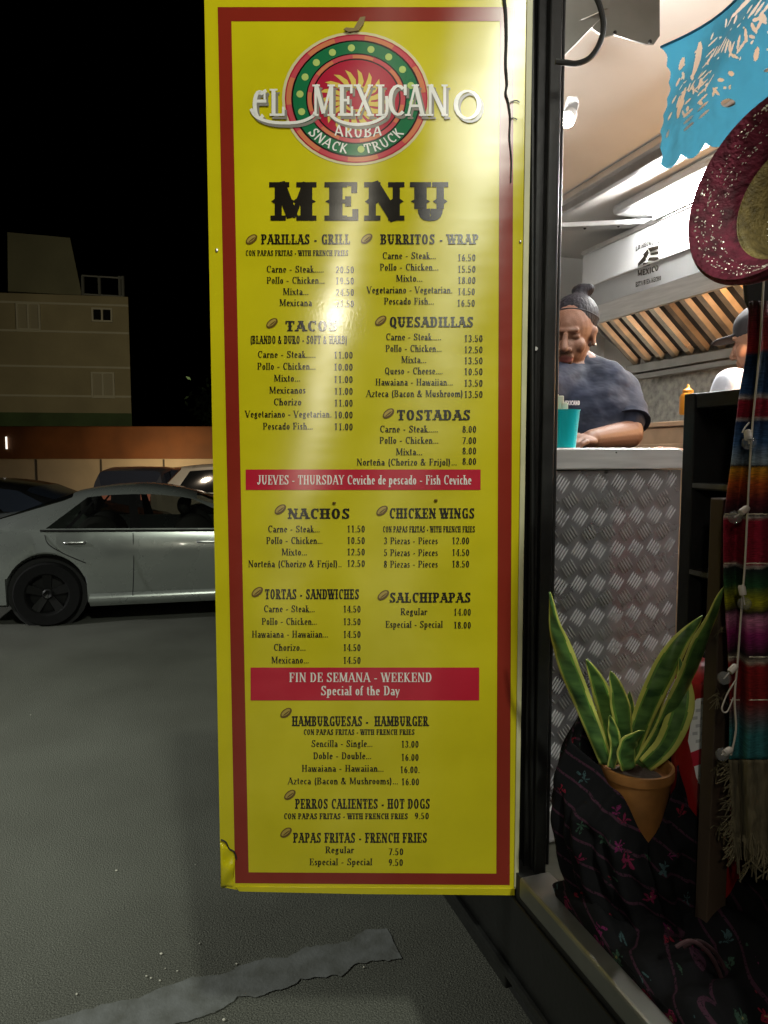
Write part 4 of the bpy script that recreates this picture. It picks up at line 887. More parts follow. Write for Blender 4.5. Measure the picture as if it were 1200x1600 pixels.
cook = thing('person', 'cook in white shirt and black cap facing the grill, seen behind shelf', 'person', Vector((P(1190, 700, 2.72).x, 2.72, FL)))
Hc2 = P(1190, 530, 2.7); mx2 = frame((-.62, .74, -.20))
b2 = MB(); K_ = person_head(b2, Hc2, mx2, 1.0)
n2 = Hc2 + Vector((.01, .0, -.165)); f2 = frame((-.45, .85, 0)); r2 = f2.col[0]
s_a, s_b = n2 + r2*.17+Vector((0, 0, -.02)), n2 - r2*.17+Vector((0, 0, -.02)); ch2 = n2+Vector((0, 0, -.16)); hp2 = Vector((n2.x, n2.y, FL+.85))
b2.capsule(Hc2+Vector((.02, 0, -.1)), .055, n2, .06); b2.ball(ch2, (.16, .18, .11), f2); b2.ball((ch2+hp2)/2, (.15, .28, .11), f2); b2.ball(hp2, (.16, .16, .12), f2)
for s_, k in ((s_a, 1), (s_b, -1)):
    e_ = s_ + Vector((0, 0, -.27))+f2.col[2]*.06+r2*.05*k; w_ = e_ + f2.col[2]*.22+Vector((0, 0, .03)); b2.capsule(n2, .055, s_, .06); b2.capsule(s_, .052, e_, .043); b2.capsule(e_, .042, w_, .028); hand(b2, w_, f2.col[2], (0, 0, 1), -k)
    b2.capsule(hp2+r2*.08*k, .09, Vector((hp2.x, hp2.y, FL+.05))+r2*.1*k, .06); b2.ball(Vector((hp2.x, hp2.y, FL+.04))+r2*.1*k+f2.col[2]*.06, (.045, .04, .12), f2)
bo = remesh(b2, 'body', [M['skin2'], M['lip'], M['brow']], cook, .0045, 4)
sh = MB(); sh.ball(ch2, (.185, .19, .135), f2); sh.ball((ch2+hp2)/2, (.18, .3, .135), f2); sh.ball(hp2, (.18, .18, .14), f2)
for s_, k in ((s_a, 1), (s_b, -1)):
    e_ = s_ + Vector((0, 0, -.27))+f2.col[2]*.06+r2*.05*k; sh.capsule(n2+Vector((0, 0, -.03)), .064, s_, .072); sh.capsule(s_, .072, s_.lerp(e_, .75), .066)
remesh(sh, 'work_shirt', M['shirt'], cook, .007, 5, displace=lambda p: .005*noise.noise(p*12))
cp = MB(); cp.ball(K_(0, .055, -.012), (.083, .080, .105), mx2, 28, 16); cp.ball(K_(0, .04, -.02), (.081, .05, .10), mx2); cp.ball(K_(0, .135, -.012), .008, mx2)
cp.ball(K_(0, .036, .118), (.062, .010, .062), mx2)
remesh(cp, 'cap', M['cap'], cook, .0045, 2)

# ------------------------------------------------------------------ black shelf unit
LS = P(1068, 650, 1.44).dot(LA); sS = P(1068, 650, 1.44).dot(AX)
shf = thing('shelf_unit', 'tall black shelf unit with three dark compartments beside tread plate', 'shelf', T(sS-.25, LS, FL))
zts = PL(1068, 616, LS).z; 
mb = MB(); mb.tbox(sS-.6, sS, LS+.16, LS+.17, FL, zts-.01); mb.build('back_panel', M['black_paint'], shf)
mb = MB(); mb.tbox(sS-.03, sS, LS, LS+.158, FL+.003, zts); mb.build('side_panel', M['black_paint'], shf, bevel=.002)
mb = MB(); mb.tbox(sS-.63, sS-.6, LS, LS+.158, FL+.003, zts); mb.build('side_panel', M['black_paint'], shf, bevel=.002)
mb = MB(); mb.tbox(sS-.598, sS-.032, LS+.002, LS+.158, zts-.03, zts-.001); mb.build('top', M['black_paint'], shf, bevel=.002)
M['shelf_edge'] = mat('pale_shelf_edge', (.16, .16, .16), .3, .6, .3, 20)  # lighter grey strip along each shelf front
for yp in (753, 886, 1046):
    zz = PL(1064, yp, LS).z; mb = MB(); mb.tbox(sS-.598, sS-.032, LS+.004, LS+.158, zz-.014, zz); sf = mb.build('shelf', M['black_paint'], shf, bevel=.002)
    mb = MB(); mb.tbox(sS-.598, sS-.032, LS-.001, LS+.003, zz-.010, zz-.001); mb.build('edge_strip', M['shelf_edge'], sf)

# ------------------------------------------------------------------ fire extinguisher
e0 = P(1110, 1100, 1.36); ex = thing('fire_extinguisher', 'red cylinder with white banded sticker behind the potted plant', 'fire extinguisher', Vector((e0.x, e0.y, FL)))
zt_ = P(1110, 1035, 1.36).z; h_ = zt_-FL
mb = MB(); mb.lathe(Vector((e0.x, e0.y, FL)), [(.055, 0), (.066, .01), (.068, .03), (.068, h_-.05), (.060, h_-.02), (.035, h_), (.02, h_+.01)], 40); exb = mb.build('cylinder', M['red_paint'], ex, smooth=True)
mb = MB(); mb.lathe(Vector((e0.x, e0.y, FL+h_)), [(.018, .005), (.018, .02), (.01, .025)], 16); mb.build('valve', M['black_rubber'], ex)
def onc(px, py, off):     # wrap a seen point on the cylinder
    d = ray(px, py); ox, oy = -e0.x, -e0.y; a = d.x**2+d.y**2; b = 2*(ox*d.x+oy*d.y); c_ = ox*ox+oy*oy-(.068+off)**2; D = max(0, b*b-4*a*c_)
    return CAM + d*((-b-math.sqrt(D))/(2*a))
lab = MB()
def lab_poly(pts, off, mi):
    n = len(pts)//2; A_ = pts[:n]; B_ = pts[n:][::-1]
    vs = []
    for (xa, ya), (xb, yb) in zip(A_, B_):
        for k in range(7): vs.append(onc(xa+(xb-xa)*k/6, ya+(yb-ya)*k/6, off))
    lab.add(vs, [(i*7+k, i*7+k+1, (i+1)*7+k+1, (i+1)*7+k) for i in range(n-1) for k in range(6)], mi)
lab_poly([(1088, 1092), (1083, 1100), (1079, 1130), (1075, 1158), (1082, 1186), (1088, 1215), (1098, 1234), (1116, 1240), (1118, 1215), (1120, 1180), (1121, 1150), (1122, 1120), (1122, 1100), (1118, 1087)], .0012, 0)
lab_poly([(1079, 1176), (1080, 1182), (1082, 1190), (1082.5, 1198), (1121, 1186), (1121, 1176), (1121, 1168), (1121, 1160)], .002, 2)
for yy in range(6):
    for xx in range(3):
        x0 = 1082+xx*13+(yy % 2)*5; y0_ = 1096+yy*12
        if x0 > 1079+max(0, (1130-y0_)*.1): lab_poly([(x0, y0_), (x0, y0_+5), (x0+8, y0_+4), (x0+8, y0_-1)], .0018, 1)
for yy in range(3): lab_poly([(1090, 1212+yy*5), (1090.5, 1214+yy*5), (1104, 1212+yy*5), (1104, 1210+yy*5)], .0018, 1)
lab.build('sticker', [M['label_white'], M['label_grey'], M['label_red']], exb, smooth=True)

# ------------------------------------------------------------------ wooden post with jute
w0, w1 = P(1124, 778, 1.25), P(1124, 1420, 1.25)
wp = thing('wooden_post', 'weathered brown wooden post between black shelf and striped blanket', 'post', Vector((w0.x, w0.y, FL)))
mb = MB(); mb.tbox(w0.dot(AX)-.025, w0.dot(AX)+.005, w0.dot(LA)-.015, w0.dot(LA)+.028, FL, w0.z); mb.build('plank', M['wood'], wp, bevel=.002)
rr = random.Random(11)
for (cx, cy) in ((1130, 985), (1126, 1195), (1128, 1290), (1122, 1088)):
    mb = MB()
    for k in range(14):
        a = rr.uniform(0, 6.28); l_ = rr.uniform(8, 22); p = [P(cx+rr.uniform(-4, 4), cy+rr.uniform(-6, 6), 1.20)]
        p.append(p[0]+Vector((math.cos(a)*l_, -rr.uniform(2, 10), math.sin(a)*l_))*.0006); p.append(p[0]+Vector((math.cos(a)*l_, -rr.uniform(2, 10), math.sin(a)*l_-5))*.0011)
        mb.tube(smooth_path(p, 3), .0007, 5)
    mb.build('straw_tuft', M['jute'], wp)

# ------------------------------------------------------------------ striped blanket
DB = 1.15
base = P(1170, 1400, DB); bl_ = thing('striped_blanket', 'striped woven blanket in rainbow colours hanging at right edge', 'blanket', base)
zz = lambda y: P(1165, y, DB).z
zT, zB = zz(470), zz(1186)
cols = [(470, (.03, .01, .01)), (520, (.20, .01, .02)), (545, (.40, .02, .02)), (550, (.01, .03, .07)), (612, (.02, .06, .16)), (618, (.5, .45, .42)), (622, (.30, .012, .03)), (648, (.26, .01, .03)), (652, (.42, .38, .36)), (656, (.012, .03, .10)), (690, (.05, .13, .30)), (720, (.33, .42, .5)), (725, (.02, .015, .01)), (729, (.70, .33, .02)), (752, (.55, .10, .015)), (778, (.13, .015, .02)), (800, (.015, .01, .015)), (804, (.5, .45, .4)), (808, (.33, .01, .035)), (876, (.28, .01, .03)), (881, (.45, .40, .36)), (885, (.012, .02, .02)), (912, (.02, .09, .03)), (936, (.38, .36, .01)), (952, (.02, .01, .02)), (962, (.55, .20, .33)), (985, (.30, .02, .15)), (1018, (.015, .01, .012)), (1028, (.35, .28, .22)), (1034, (.25, .01, .012)), (1088, (.2, .01, .01)), (1096, (.01, .02, .03))]
cols = cols[:31] + [(1140, (.03, .16, .17))]
wv = stripes([((zz(y)-zB)/(zT-zB), c) for y, c in cols], zB-base.z, zT-base.z)
def fold(u, v, y):                   # u across, y photo row
    e = [(470, 1171), (545, 1168), (620, 1155), (720, 1143), (810, 1131), (900, 1131), (1000, 1137), (1090, 1141), (1190, 1140), (1300, 1146), (1400, 1152)]
    for (ya, xa), (yb, xb) in zip(e, e[1:]):
        if y <= yb: lf = xa+(xb-xa)*max(0, (y-ya)/(yb-ya)); break
    else: lf = 1152
    sp = 130*(1 if y > 800 else .62+.38*(y-470)/330)
    d = .016*math.sin(u*13.5+.5+.5*math.sin(y*.006))+.007*math.sin(u*30+y*.004) - .012*u
    return P(lf+sp*u, y, DB+d)
mb = MB(); mb.grid(lambda u, v: fold(u, v, 470+716*v), 64, 120); mb.build('weave', wv, bl_, smooth=True, solid=.003)
mb = MB(); 
for y_ in (803, 880, 1026, 1093): mb.tube([fold(k/40, 0, y_)+Vector((0, -.0018, .0012*noise.noise(Vector((k*.7, y_, 0))))) for k in range(41)], .0009, 5)
mb.build('white_thread', M['napkin'], bl_, smooth=True)
mb = MB(); mb.grid(lambda u, v: fold(u, v, 1187+150*v)+Vector((0, .004*noise.noise(Vector((u*20, v*9, 0))), 0)), 50, 24); fr = mb.build('jute_band', M['jute'], bl_, smooth=True, solid=.004)
mb = MB(); rr = random.Random(4)
for k in range(150):
    u = k/150; p0 = fold(u, 0, 1330+rr.uniform(-30, 0)); ln = rr.uniform(.025, .06)
    mb.tube(smooth_path([p0, p0+Vector((rr.uniform(-.006, .006), -.004, -ln*.5)), p0+Vector((rr.uniform(-.016, .012), rr.uniform(-.01, .01), -ln))], 3), .0013, 5)
for k in range(70):
    p0 = fold(0.01, 0, 1190+rr.uniform(0, 150)); a = rr.uniform(-1.2, .8); ln = rr.uniform(.01, .03)
    mb.tube([p0, p0+Vector((-math.cos(a)*ln, -.004, math.sin(a)*ln-.004))], .0009, 5)
mb.build('tassels', M['jute'], fr)
mb = MB(); mb.prism([P(x, y, DB+.06) for x, y in ((1163, 440), (1200, 415), (1260, 415), (1260, 500), (1176, 490), (1166, 470))], (0, .01, 0)); mb.build('hanger_cloth', M['black_rubber'], bl_, bevel=.004)

# ------------------------------------------------------------------ string lights
slg = thing('string_lights', 'pale cord of unlit clear globe bulbs hanging over striped blanket', 'string lights', P(1160, 1200, DB-.06))
cd = [(1194, 420), (1190, 500), (1184, 580), (1176, 660), (1171, 740), (1168, 800), (1164, 880), (1158, 960), (1153, 1030), (1148, 1090), (1150, 1140), (1142, 1180)]
mb = MB(); mb.tube(smooth_path([P(x, y, DB-.04) for x, y in cd], 5), .0016, 6)
for lp in ([(1150, 1062), (1136, 1085), (1128, 1108), (1136, 1112), (1146, 1090)], [(1171, 660), (1164, 668), (1160, 676)]): mb.tube(smooth_path([P(x, y, DB-.042) for x, y in lp], 5), .0012, 6)
mb.build('cord', M['cord_clear'], slg, smooth=True)
for (x, y), (x2, y2) in (((1168, 676), (1170, 690)), ((1166, 795), (1150, 807)), ((1159, 918), (1163, 941)), ((1148, 1042), (1133, 1058)), ((1140, 1172), (1130, 1178))):
    a, b = P(x, y, DB-.045), P(x2, y2, DB-.05); d = (b-a).normalized(); q = d.to_track_quat('Z', 'Y').to_matrix()
    mb = MB(); mb.ball(b+d*.002, .0105, q, 20, 14); bb = mb.build('bulb', M['bulb_glass'], slg, smooth=True)
    mb = MB(); mb.lathe(a-d*.004, [(.004, 0), (.0055, .003), (.0055, .012), (.005, .016)], 12, q); mb.tube([b-d*.01, b+d*.004], .0012, 5); mb.build('socket', M['cord_clear'], bb, smooth=True)

# ------------------------------------------------------------------ sombrero
DSo = .90; so_c = P(1197, 285, DSo)
som = thing('sombrero', 'maroon straw sombrero with brim dots for light through weave hanging at upper right', 'sombrero', so_c)
sm = frame((-.90, -.40, .22), (.10, 0, 1)); smx = Matrix((sm.col[0], sm.col[1], sm.col[2])).transposed()
def prof(pts, sx_=1.0): return pts
px_m = DSo/F_PX
rb = 146*px_m
def sp(r, t, h): return so_c + smx @ Vector((r*.98*math.cos(t), r*1.02*math.sin(t), h))
def lath(mb, pr, seg=72):
    vs = [sp(r, 2*math.pi*k/seg, h) for r, h in pr for k in range(seg)]
    mb.add(vs, [(i*seg+k, i*seg+(k+1) % seg, (i+1)*seg+(k+1) % seg, (i+1)*seg+k) for i in range(len(pr)-1) for k in range(seg)])
mb = MB(); lath(mb, [(rb*.66, -.046), (rb*.74, -.038), (rb*.84, -.020), (rb*.93, -.005), (rb*.985, .0), (rb*1.01, -.008), (rb*.985, -.018)]); brim = mb.build('brim', M['velvet'], som, smooth=True, solid=.003)
mb = MB(); lath(mb, [(rb*.67, -.045), (rb*.61, -.052), (rb*.56, -.070), (rb*.52, -.10), (rb*.44, -.14), (rb*.36, -.163), (rb*.26, -.178), (rb*.14, -.186), (rb*.02, -.188)]); mb.build('straw_crown', M['straw'], som, smooth=True, solid=.003)
mb = MB()
for k in range(11):
    r = rb*(.655-.011*k); h = -.047-.003*k-(.0 if k < 5 else (k-4)*.004)
    mb.tube([sp(r, 2*math.pi*j/60, h+.001) for j in range(61)], .0013, 5)
mb.build('straw_braid', M['straw'], som, smooth=True)
mb = MB(); rr = random.Random(8)
for k in range(620):
    t = rr.uniform(0, 6.28); r = rb*rr.choice((.78, .83, .88, .92))*rr.uniform(.985, 1.015); h = -.038+.033*min(1, max(0, (r/rb-.74)/.19))
    c = sp(r, t, h+.0015); q = Matrix.Rotation(rr.uniform(-.5, .5), 3, 'X') @ Matrix.Rotation(rr.uniform(-.5, .5), 3, 'Y'); mb.ball(c, (rr.uniform(.0010, .0026), rr.uniform(.0010, .0026), .0008), smx @ q, 6, 4)
mb.build('weave_light_dots', M['pale_dot'], brim); mb = MB()  # pale dots stand in for light points in the brim's open weave
for k in range(26):
    t = R(150+3*k); r = rb*(.46+.03*(k % 3)); mb.ball(sp(r, t, -.125+.02*(k % 3)), (.0008, .0008, .0008), None, 5, 4)
mb.build('crown_beads', M['pale_dot'], som)
mb = MB(); mb.tube(smooth_path([sp(rb*1.0, 2*math.pi*j/72, -.006) for j in range(73)], 1), .0035, 8); mb.build('rim_binding', M['velvet'], som, smooth=True)

# ------------------------------------------------------------------ paper banner
LB = LW+.03
pb0 = PL(1033, 75, LB); pb1 = PL(1041, 262, LB)
ban = thing('paper_banner', 'blue cut paper banner hanging across top of the doorway', 'paper banner', pb0)
Wb, Hb = .46, pb0.z - pb1.z
def BP(a, b):                          # a along (towards camera), b down
    rip = .012*math.sin(a*9+b*3)+.008*math.sin(b*7+a*4)+.01*b*math.sin(a*6)
    return AX*(pb0.dot(AX)-a*Wb) + LA*(LB+rip) + Vector((0, 0, pb0.z - b*Hb - .01*math.sin(a*3.1)))
out = [(0, 0)]
for k in range(41): out.append((k/40, 0))
nsc = 9
edge = []
for k in range(nsc*8+1):
    t = k/(nsc*8); edge.append((1-t, .93+.07*abs(math.sin(t*nsc*math.pi))))
out += edge
for k in range(1, 40): out.append((.012*abs(math.sin(k*.55)), .93-.93*k/40))
holes = []
def hole(cx, cy, rx, ry, rot=0, n=10, sh=1):
    holes.append([(cx+(rx*math.cos(t)*math.cos(rot)-ry*math.sin(t)*math.sin(rot)), cy+(rx*math.cos(t)*math.sin(rot)+ry*math.sin(t)*math.cos(rot))*1) for t in [6.2832*k/n for k in range(n)]])
rr = random.Random(21)
hole(.135, .22, .018, .14, .05); hole(.10, .52, .016, .13, 0); hole(.06, .17, .012, .045, .2); hole(.42, .10, .12, .03, .0); hole(.50, .72, .022, .03, .6); hole(.33, .74, .02, .035, -.5); hole(.60, .25, .018, .15, .1)
for k in range(5): hole(.21, .16+.085*k, .028, .011, -.15)
for k in range(6): hole(.235, .46+.055*k, .030, .009, -.25-.05*k)
for k in range(4): hole(.30+.02*k, .30+.03*k, .007, .05, .25-.12*k)
for k in range(5): hole(.37+.028*k, .42-.015*k, .006, .055-.004*abs(k-2), .2-.14*k)
for k in range(4): hole(.44+.03*k, .25+.02*k, .010, .032, .5)
for k in range(3): hole(.15, .46+.10*k, .022, .012, -.3); 
for k in range(3): hole(.16, .66+.05*k, .03, .011, -.35)
for k in range(12): hole(.62+.1*(k % 4), .2+.22*(k//4), .022, .035, k)
for k in range(4): hole(.045, .30+.14*k, .008, .03, .2)
for k in range(150):
    hx, hy = rr.uniform(.06, .97), rr.uniform(.10, .66)
    hole(hx, hy, rr.choice((.004, .006, .009)), rr.choice((.010, .022, .04)), rr.uniform(-.6, .6), 8)
for k in range(4): hole(.52+.03*k, .47, .008, .022, .4)
def inside(p, poly):
    c = False; j = len(poly)-1
    for i in range(len(poly)):
        (xi, yi), (xj, yj) = poly[i], poly[j]
        if (yi > p[1]) != (yj > p[1]) and p[0] < (xj-xi)*(p[1]-yi)/(yj-yi)+xi: c = not c
        j = i
    return c
boxes = [(min(a for a, b in h), max(a for a, b in h), min(b for a, b in h), max(b for a, b in h), h) for h in holes]
NU, NV = 420, 200; keep = []
for j in range(NV):
    for i in range(NU):
        a, b = (i+.5)/NU, (j+.5)/NV
        if not inside((a, b), out[1:]): continue
        if any(x0 < a < x1 and y0 < b < y1 and inside((a, b), h) for x0, x1, y0, y1, h in boxes): continue
        keep.append((i, j))
vid = {}; mb = MB(); vs = []; fs = []
def vi(i, j):
    if (i, j) not in vid: vid[(i, j)] = len(vs); vs.append(BP(i/NU, j/NV))
    return vid[(i, j)]
for i, j in keep: fs.append((vi(i, j), vi(i+1, j), vi(i+1, j+1), vi(i, j+1)))
mb.add(vs, fs)
mb.build('cut_paper', M['tissue'], ban, smooth=True, angle=80)
mb = MB(); mb.tube([BP(k/20, -.006) for k in range(21)], .0022, 6); mb.build('hanging_string', M['tissue'], ban)

# ------------------------------------------------------------------ potted plant
DP = 1.36
pc = P(994, 1196, DP); k_ = DP/F_PX; pr_ = 58*k_
plant = thing('potted_plant', 'terracotta pot of green and yellow snake plant leaves wrapped in floral cloth', 'potted plant', Vector((pc.x, pc.y, pc.z-.15)))
zr = pc.z+.004
mb = MB(); mb.lathe(Vector((pc.x, pc.y, zr-.15)), [(.0, 0), (pr_*.68, 0), (pr_*.94, .128), (pr_*1.0, .131), (pr_*1.02, .14), (pr_*1.0, .15), (pr_*.92, .15), (pr_*.90, .125), (0, .125)], 48, caps=False); mb.build('pot', M['terracotta'], plant, smooth=True)
mb = MB(); mb.lathe(Vector((pc.x, pc.y, zr-.03)), [(0, .006), (pr_*.5, .008), (pr_*.9, .002)], 30, caps=False); mb.build('soil', M['soil'], plant, smooth=True)
LV = [  # centre line in the photo (x, y, depth offset), half width, yellow share
 ([(948, 1195, -.02), (925, 1135, -.03), (900, 1075, -.035), (880, 1022, -.04), (866, 975, -.045), (859, 925, -.045)], 17, .28, 1.1),
 ([(962, 1195, .03), (952, 1130, .03), (936, 1072, .03), (916, 1030, .03)], 15, .3, .4),
 ([(976, 1195, .0), (976, 1140, -.005), (968, 1090, -.01), (954, 1048, -.02)], 17, .22, -.3),
 ([(982, 1195, .02), (1002, 1130, .02), (1030, 1065, .015), (1062, 1005, .01), (1098, 962, .0)], 19, .3, .5),
 ([(1000, 1197, -.01), (1035, 1140, -.02), (1066, 1078, -.06), (1095, 1010, -.12), (1116, 958, -.16), (1133, 914, -.19)], 17, .24, -.6),
 ([(1008, 1197, -.03), (1040, 1165, -.04), (1060, 1120, -.045), (1068, 1075, -.04), (1062, 1028, -.03)], 19, .45, .9),
 ([(985, 1202, -.045), (982, 1178, -.052), (990, 1158, -.055), (1007, 1142, -.055)], 20, .12, -.9),
 ([(955, 1200, -.035), (962, 1168, -.04), (958, 1140, -.042), (953, 1118, -.042)], 9, .3, .3),
 ([(1000, 1190, .04), (1022, 1110, .05), (1040, 1045, .055), (1054, 993, .055)], 14, .18, .2),
 ([(992, 1195, .03), (985, 1140, .045), (984, 1080, .05)], 12, .2, .0),
]
for pts, hw, ys, tw in LV:
    cl = smooth_path([P(x, y, DP+dz) for x, y, dz in pts], 8); n = len(cl)-1; mb = MB(); nu = 30
    def lf(u, v, cl=cl, n=n, hw=hw, tw=tw):
        i = min(int(v*n+.0001), n); c = cl[i]; t = (cl[min(i+1, n)]-cl[max(i-1, 0)]).normalized()
        view = Vector((0, -1, .1)); hw = hw; side = t.cross(view).normalized(); nr = side.cross(t).normalized()
        a = tw*(.3+.5*v); sd = side*math.cos(a)+nr*math.sin(a); nn = sd.cross(t)
        wv_ = (.62+.38*math.sin(min(1, v*1.6)*math.pi/2))*(1 if v < .55 else max(.02, 1-((v-.55)/.45)**1.5))
        x = (u*2-1); return c + sd*x*hw*k_*wv_ - nn*(.30*hw*k_*wv_*(x*x)) + nn*.0012*math.sin(v*22+x*3)
    e = ys
    def mi(i, j, e=e):
        q = abs((i+.5)/nu*2-1); e = e*(1+.10*math.sin(j*.5+e*50)); return 2 if q > 1-e else 1 if q > 1-e-.17 else 0
    mb.grid(lf, nu, n, mi); mb.build('leaf', [M['leaf'], M['leaf_mid'], M['leaf_edge']], plant, smooth=True, solid=.0016)

# ------------------------------------------------------------------ floral cloth wrapped round the stand
zfl = FL
clo = thing('floral_cloth', 'black floral shawl wrapped round the plant pot and trailing over doorway sill', 'cloth', Vector((pc.x, pc.y, zfl)))
SIL = [(1128, 905, 1056), (1150, 893, 1064), (1185, 876, 1076), (1250, 868, 1094), (1310, 870, 1106), (1370, 886, 1120), (1420, 908, 1130), (1457, 922, 1140), (1500, 930, 1155)]
def sil(y):
    for (a, l0, r0), (b, l1, r1) in zip(SIL, SIL[1:]):
        if y <= b: t = max(0, (y-a)/(b-a)); return l0+(l1-l0)*t, r0+(r1-r0)*t
    return SIL[-1][1:]
def cl_fn(u, v):
    t = 2*math.pi*u - math.pi/2           # u = 0 faces the camera
    sx = math.cos(t); fr_ = -math.sin(t)  # sideways, towards the camera
    ytop = 1284-89*min(1, abs(sx)/.97)**.9 if fr_ > 0 else 1195
    up_ = max(0, min(1, (.22-fr_)/.45)); ytop -= up_*(62 if sx < 0 else 40) - 6*math.sin(u*47)
    y = ytop + (1457-ytop)*v
    l_, r_ = sil(y); hugging = (1-min(1, max(0, (y-ytop)/45)))*max(0, min(1, (fr_+.02)/.25))
    rx = (r_-l_)/2*k_; cx = P((l_+r_)/2, y, DP).x
    ry = .095+.02*v
    bl2 = 1-.97*hugging
    rx2 = pr_*1.06+(rx-pr_*1.06)*bl2; ry2 = pr_*1.06+(ry-pr_*1.06)*bl2; cx2 = pc.x+(cx-pc.x)*bl2
    fo = (.016*(abs(math.sin(u*math.pi*11+1.1*v+.7*math.sin(v*5)))-.6)+.006*math.sin(u*2*math.pi*23-v*3)+.010*noise.noise(Vector((u*14, v*7, 1))))*min(1, v*5)
    rx2 += fo; ry2 += fo
    return Vector((cx2+rx2*sx, pc.y-ry2*fr_, max(zfl+.004, P(994, y, DP).z)))
mb = MB(); mb.grid(cl_fn, 160, 80); mb.build('wrap', M['floral'], clo, smooth=True, solid=.003, angle=80)
def tr_fn(u, v):                        # train spilling over the sill and towards the camera
    a = T(1.22, LW-.02, 0).lerp(T(.60, LW-.11, 0), v); sprd = .30+.25*v
    q = a + LA*(sprd*(u-.05)) + AX*(.08*math.sin(u*9+v*3)*.3)
    q += LA*max(0, LW-.015-q.dot(LA)); over = max(0, -(q.dot(LA)-LW))       # hangs down outside the sill
    z = FL+.022 + .055*abs(noise.noise(Vector((u*5, v*6, 2)))) + .03*math.sin(u*11+2*v)**2*(1-.4*v) + .10*max(0, u-.35)*(1-.3*v)
    edge = min(1, min(u, 1-u, v, 1-v)*9)
    return Vector((q.x, q.y, FL+.014+(z-FL-.014)*edge - (over*1.5)))
mb = MB(); mb.grid(tr_fn, 60, 70); mb.build('train', M['floral'], clo, smooth=True, solid=.003, angle=80)
M['shawl_red'] = mat('maroon_strap', (.035, .012, .016), .8, 0, .5, 40)
mb = MB()
for o_ in (0, .012): mb.tube(smooth_path([P(x, y, 1.12+o_*2) + Vector((o_, 0, 0)) for x, y in ((1056, 1480), (1080, 1470), (1108, 1490), (1128, 1530), (1142, 1580), (1150, 1640))], 6), .0035, 8)
mb.build('rolled_hem', M['shawl_red'], clo, smooth=True)

# ------------------------------------------------------------------ unseen red cooler, added for its reflection in the tread plate
co = thing('added_red_cooler', 'unseen red cooler added inside truck doorway for its tread plate reflection', 'cooler', T(.15, LW+.52, FL))
mb = MB(); mb.tbox(-.15, .45, LW+.42, LW+.95, FL+.003, FL+.62); mb.build('tub', M['red_paint'], co, bevel=.03)
mb = MB(); mb.tbox(-.16, .46, LW+.41, LW+.96, FL+.625, FL+.68); mb.build('lid', M['red_paint'], co, bevel=.02)

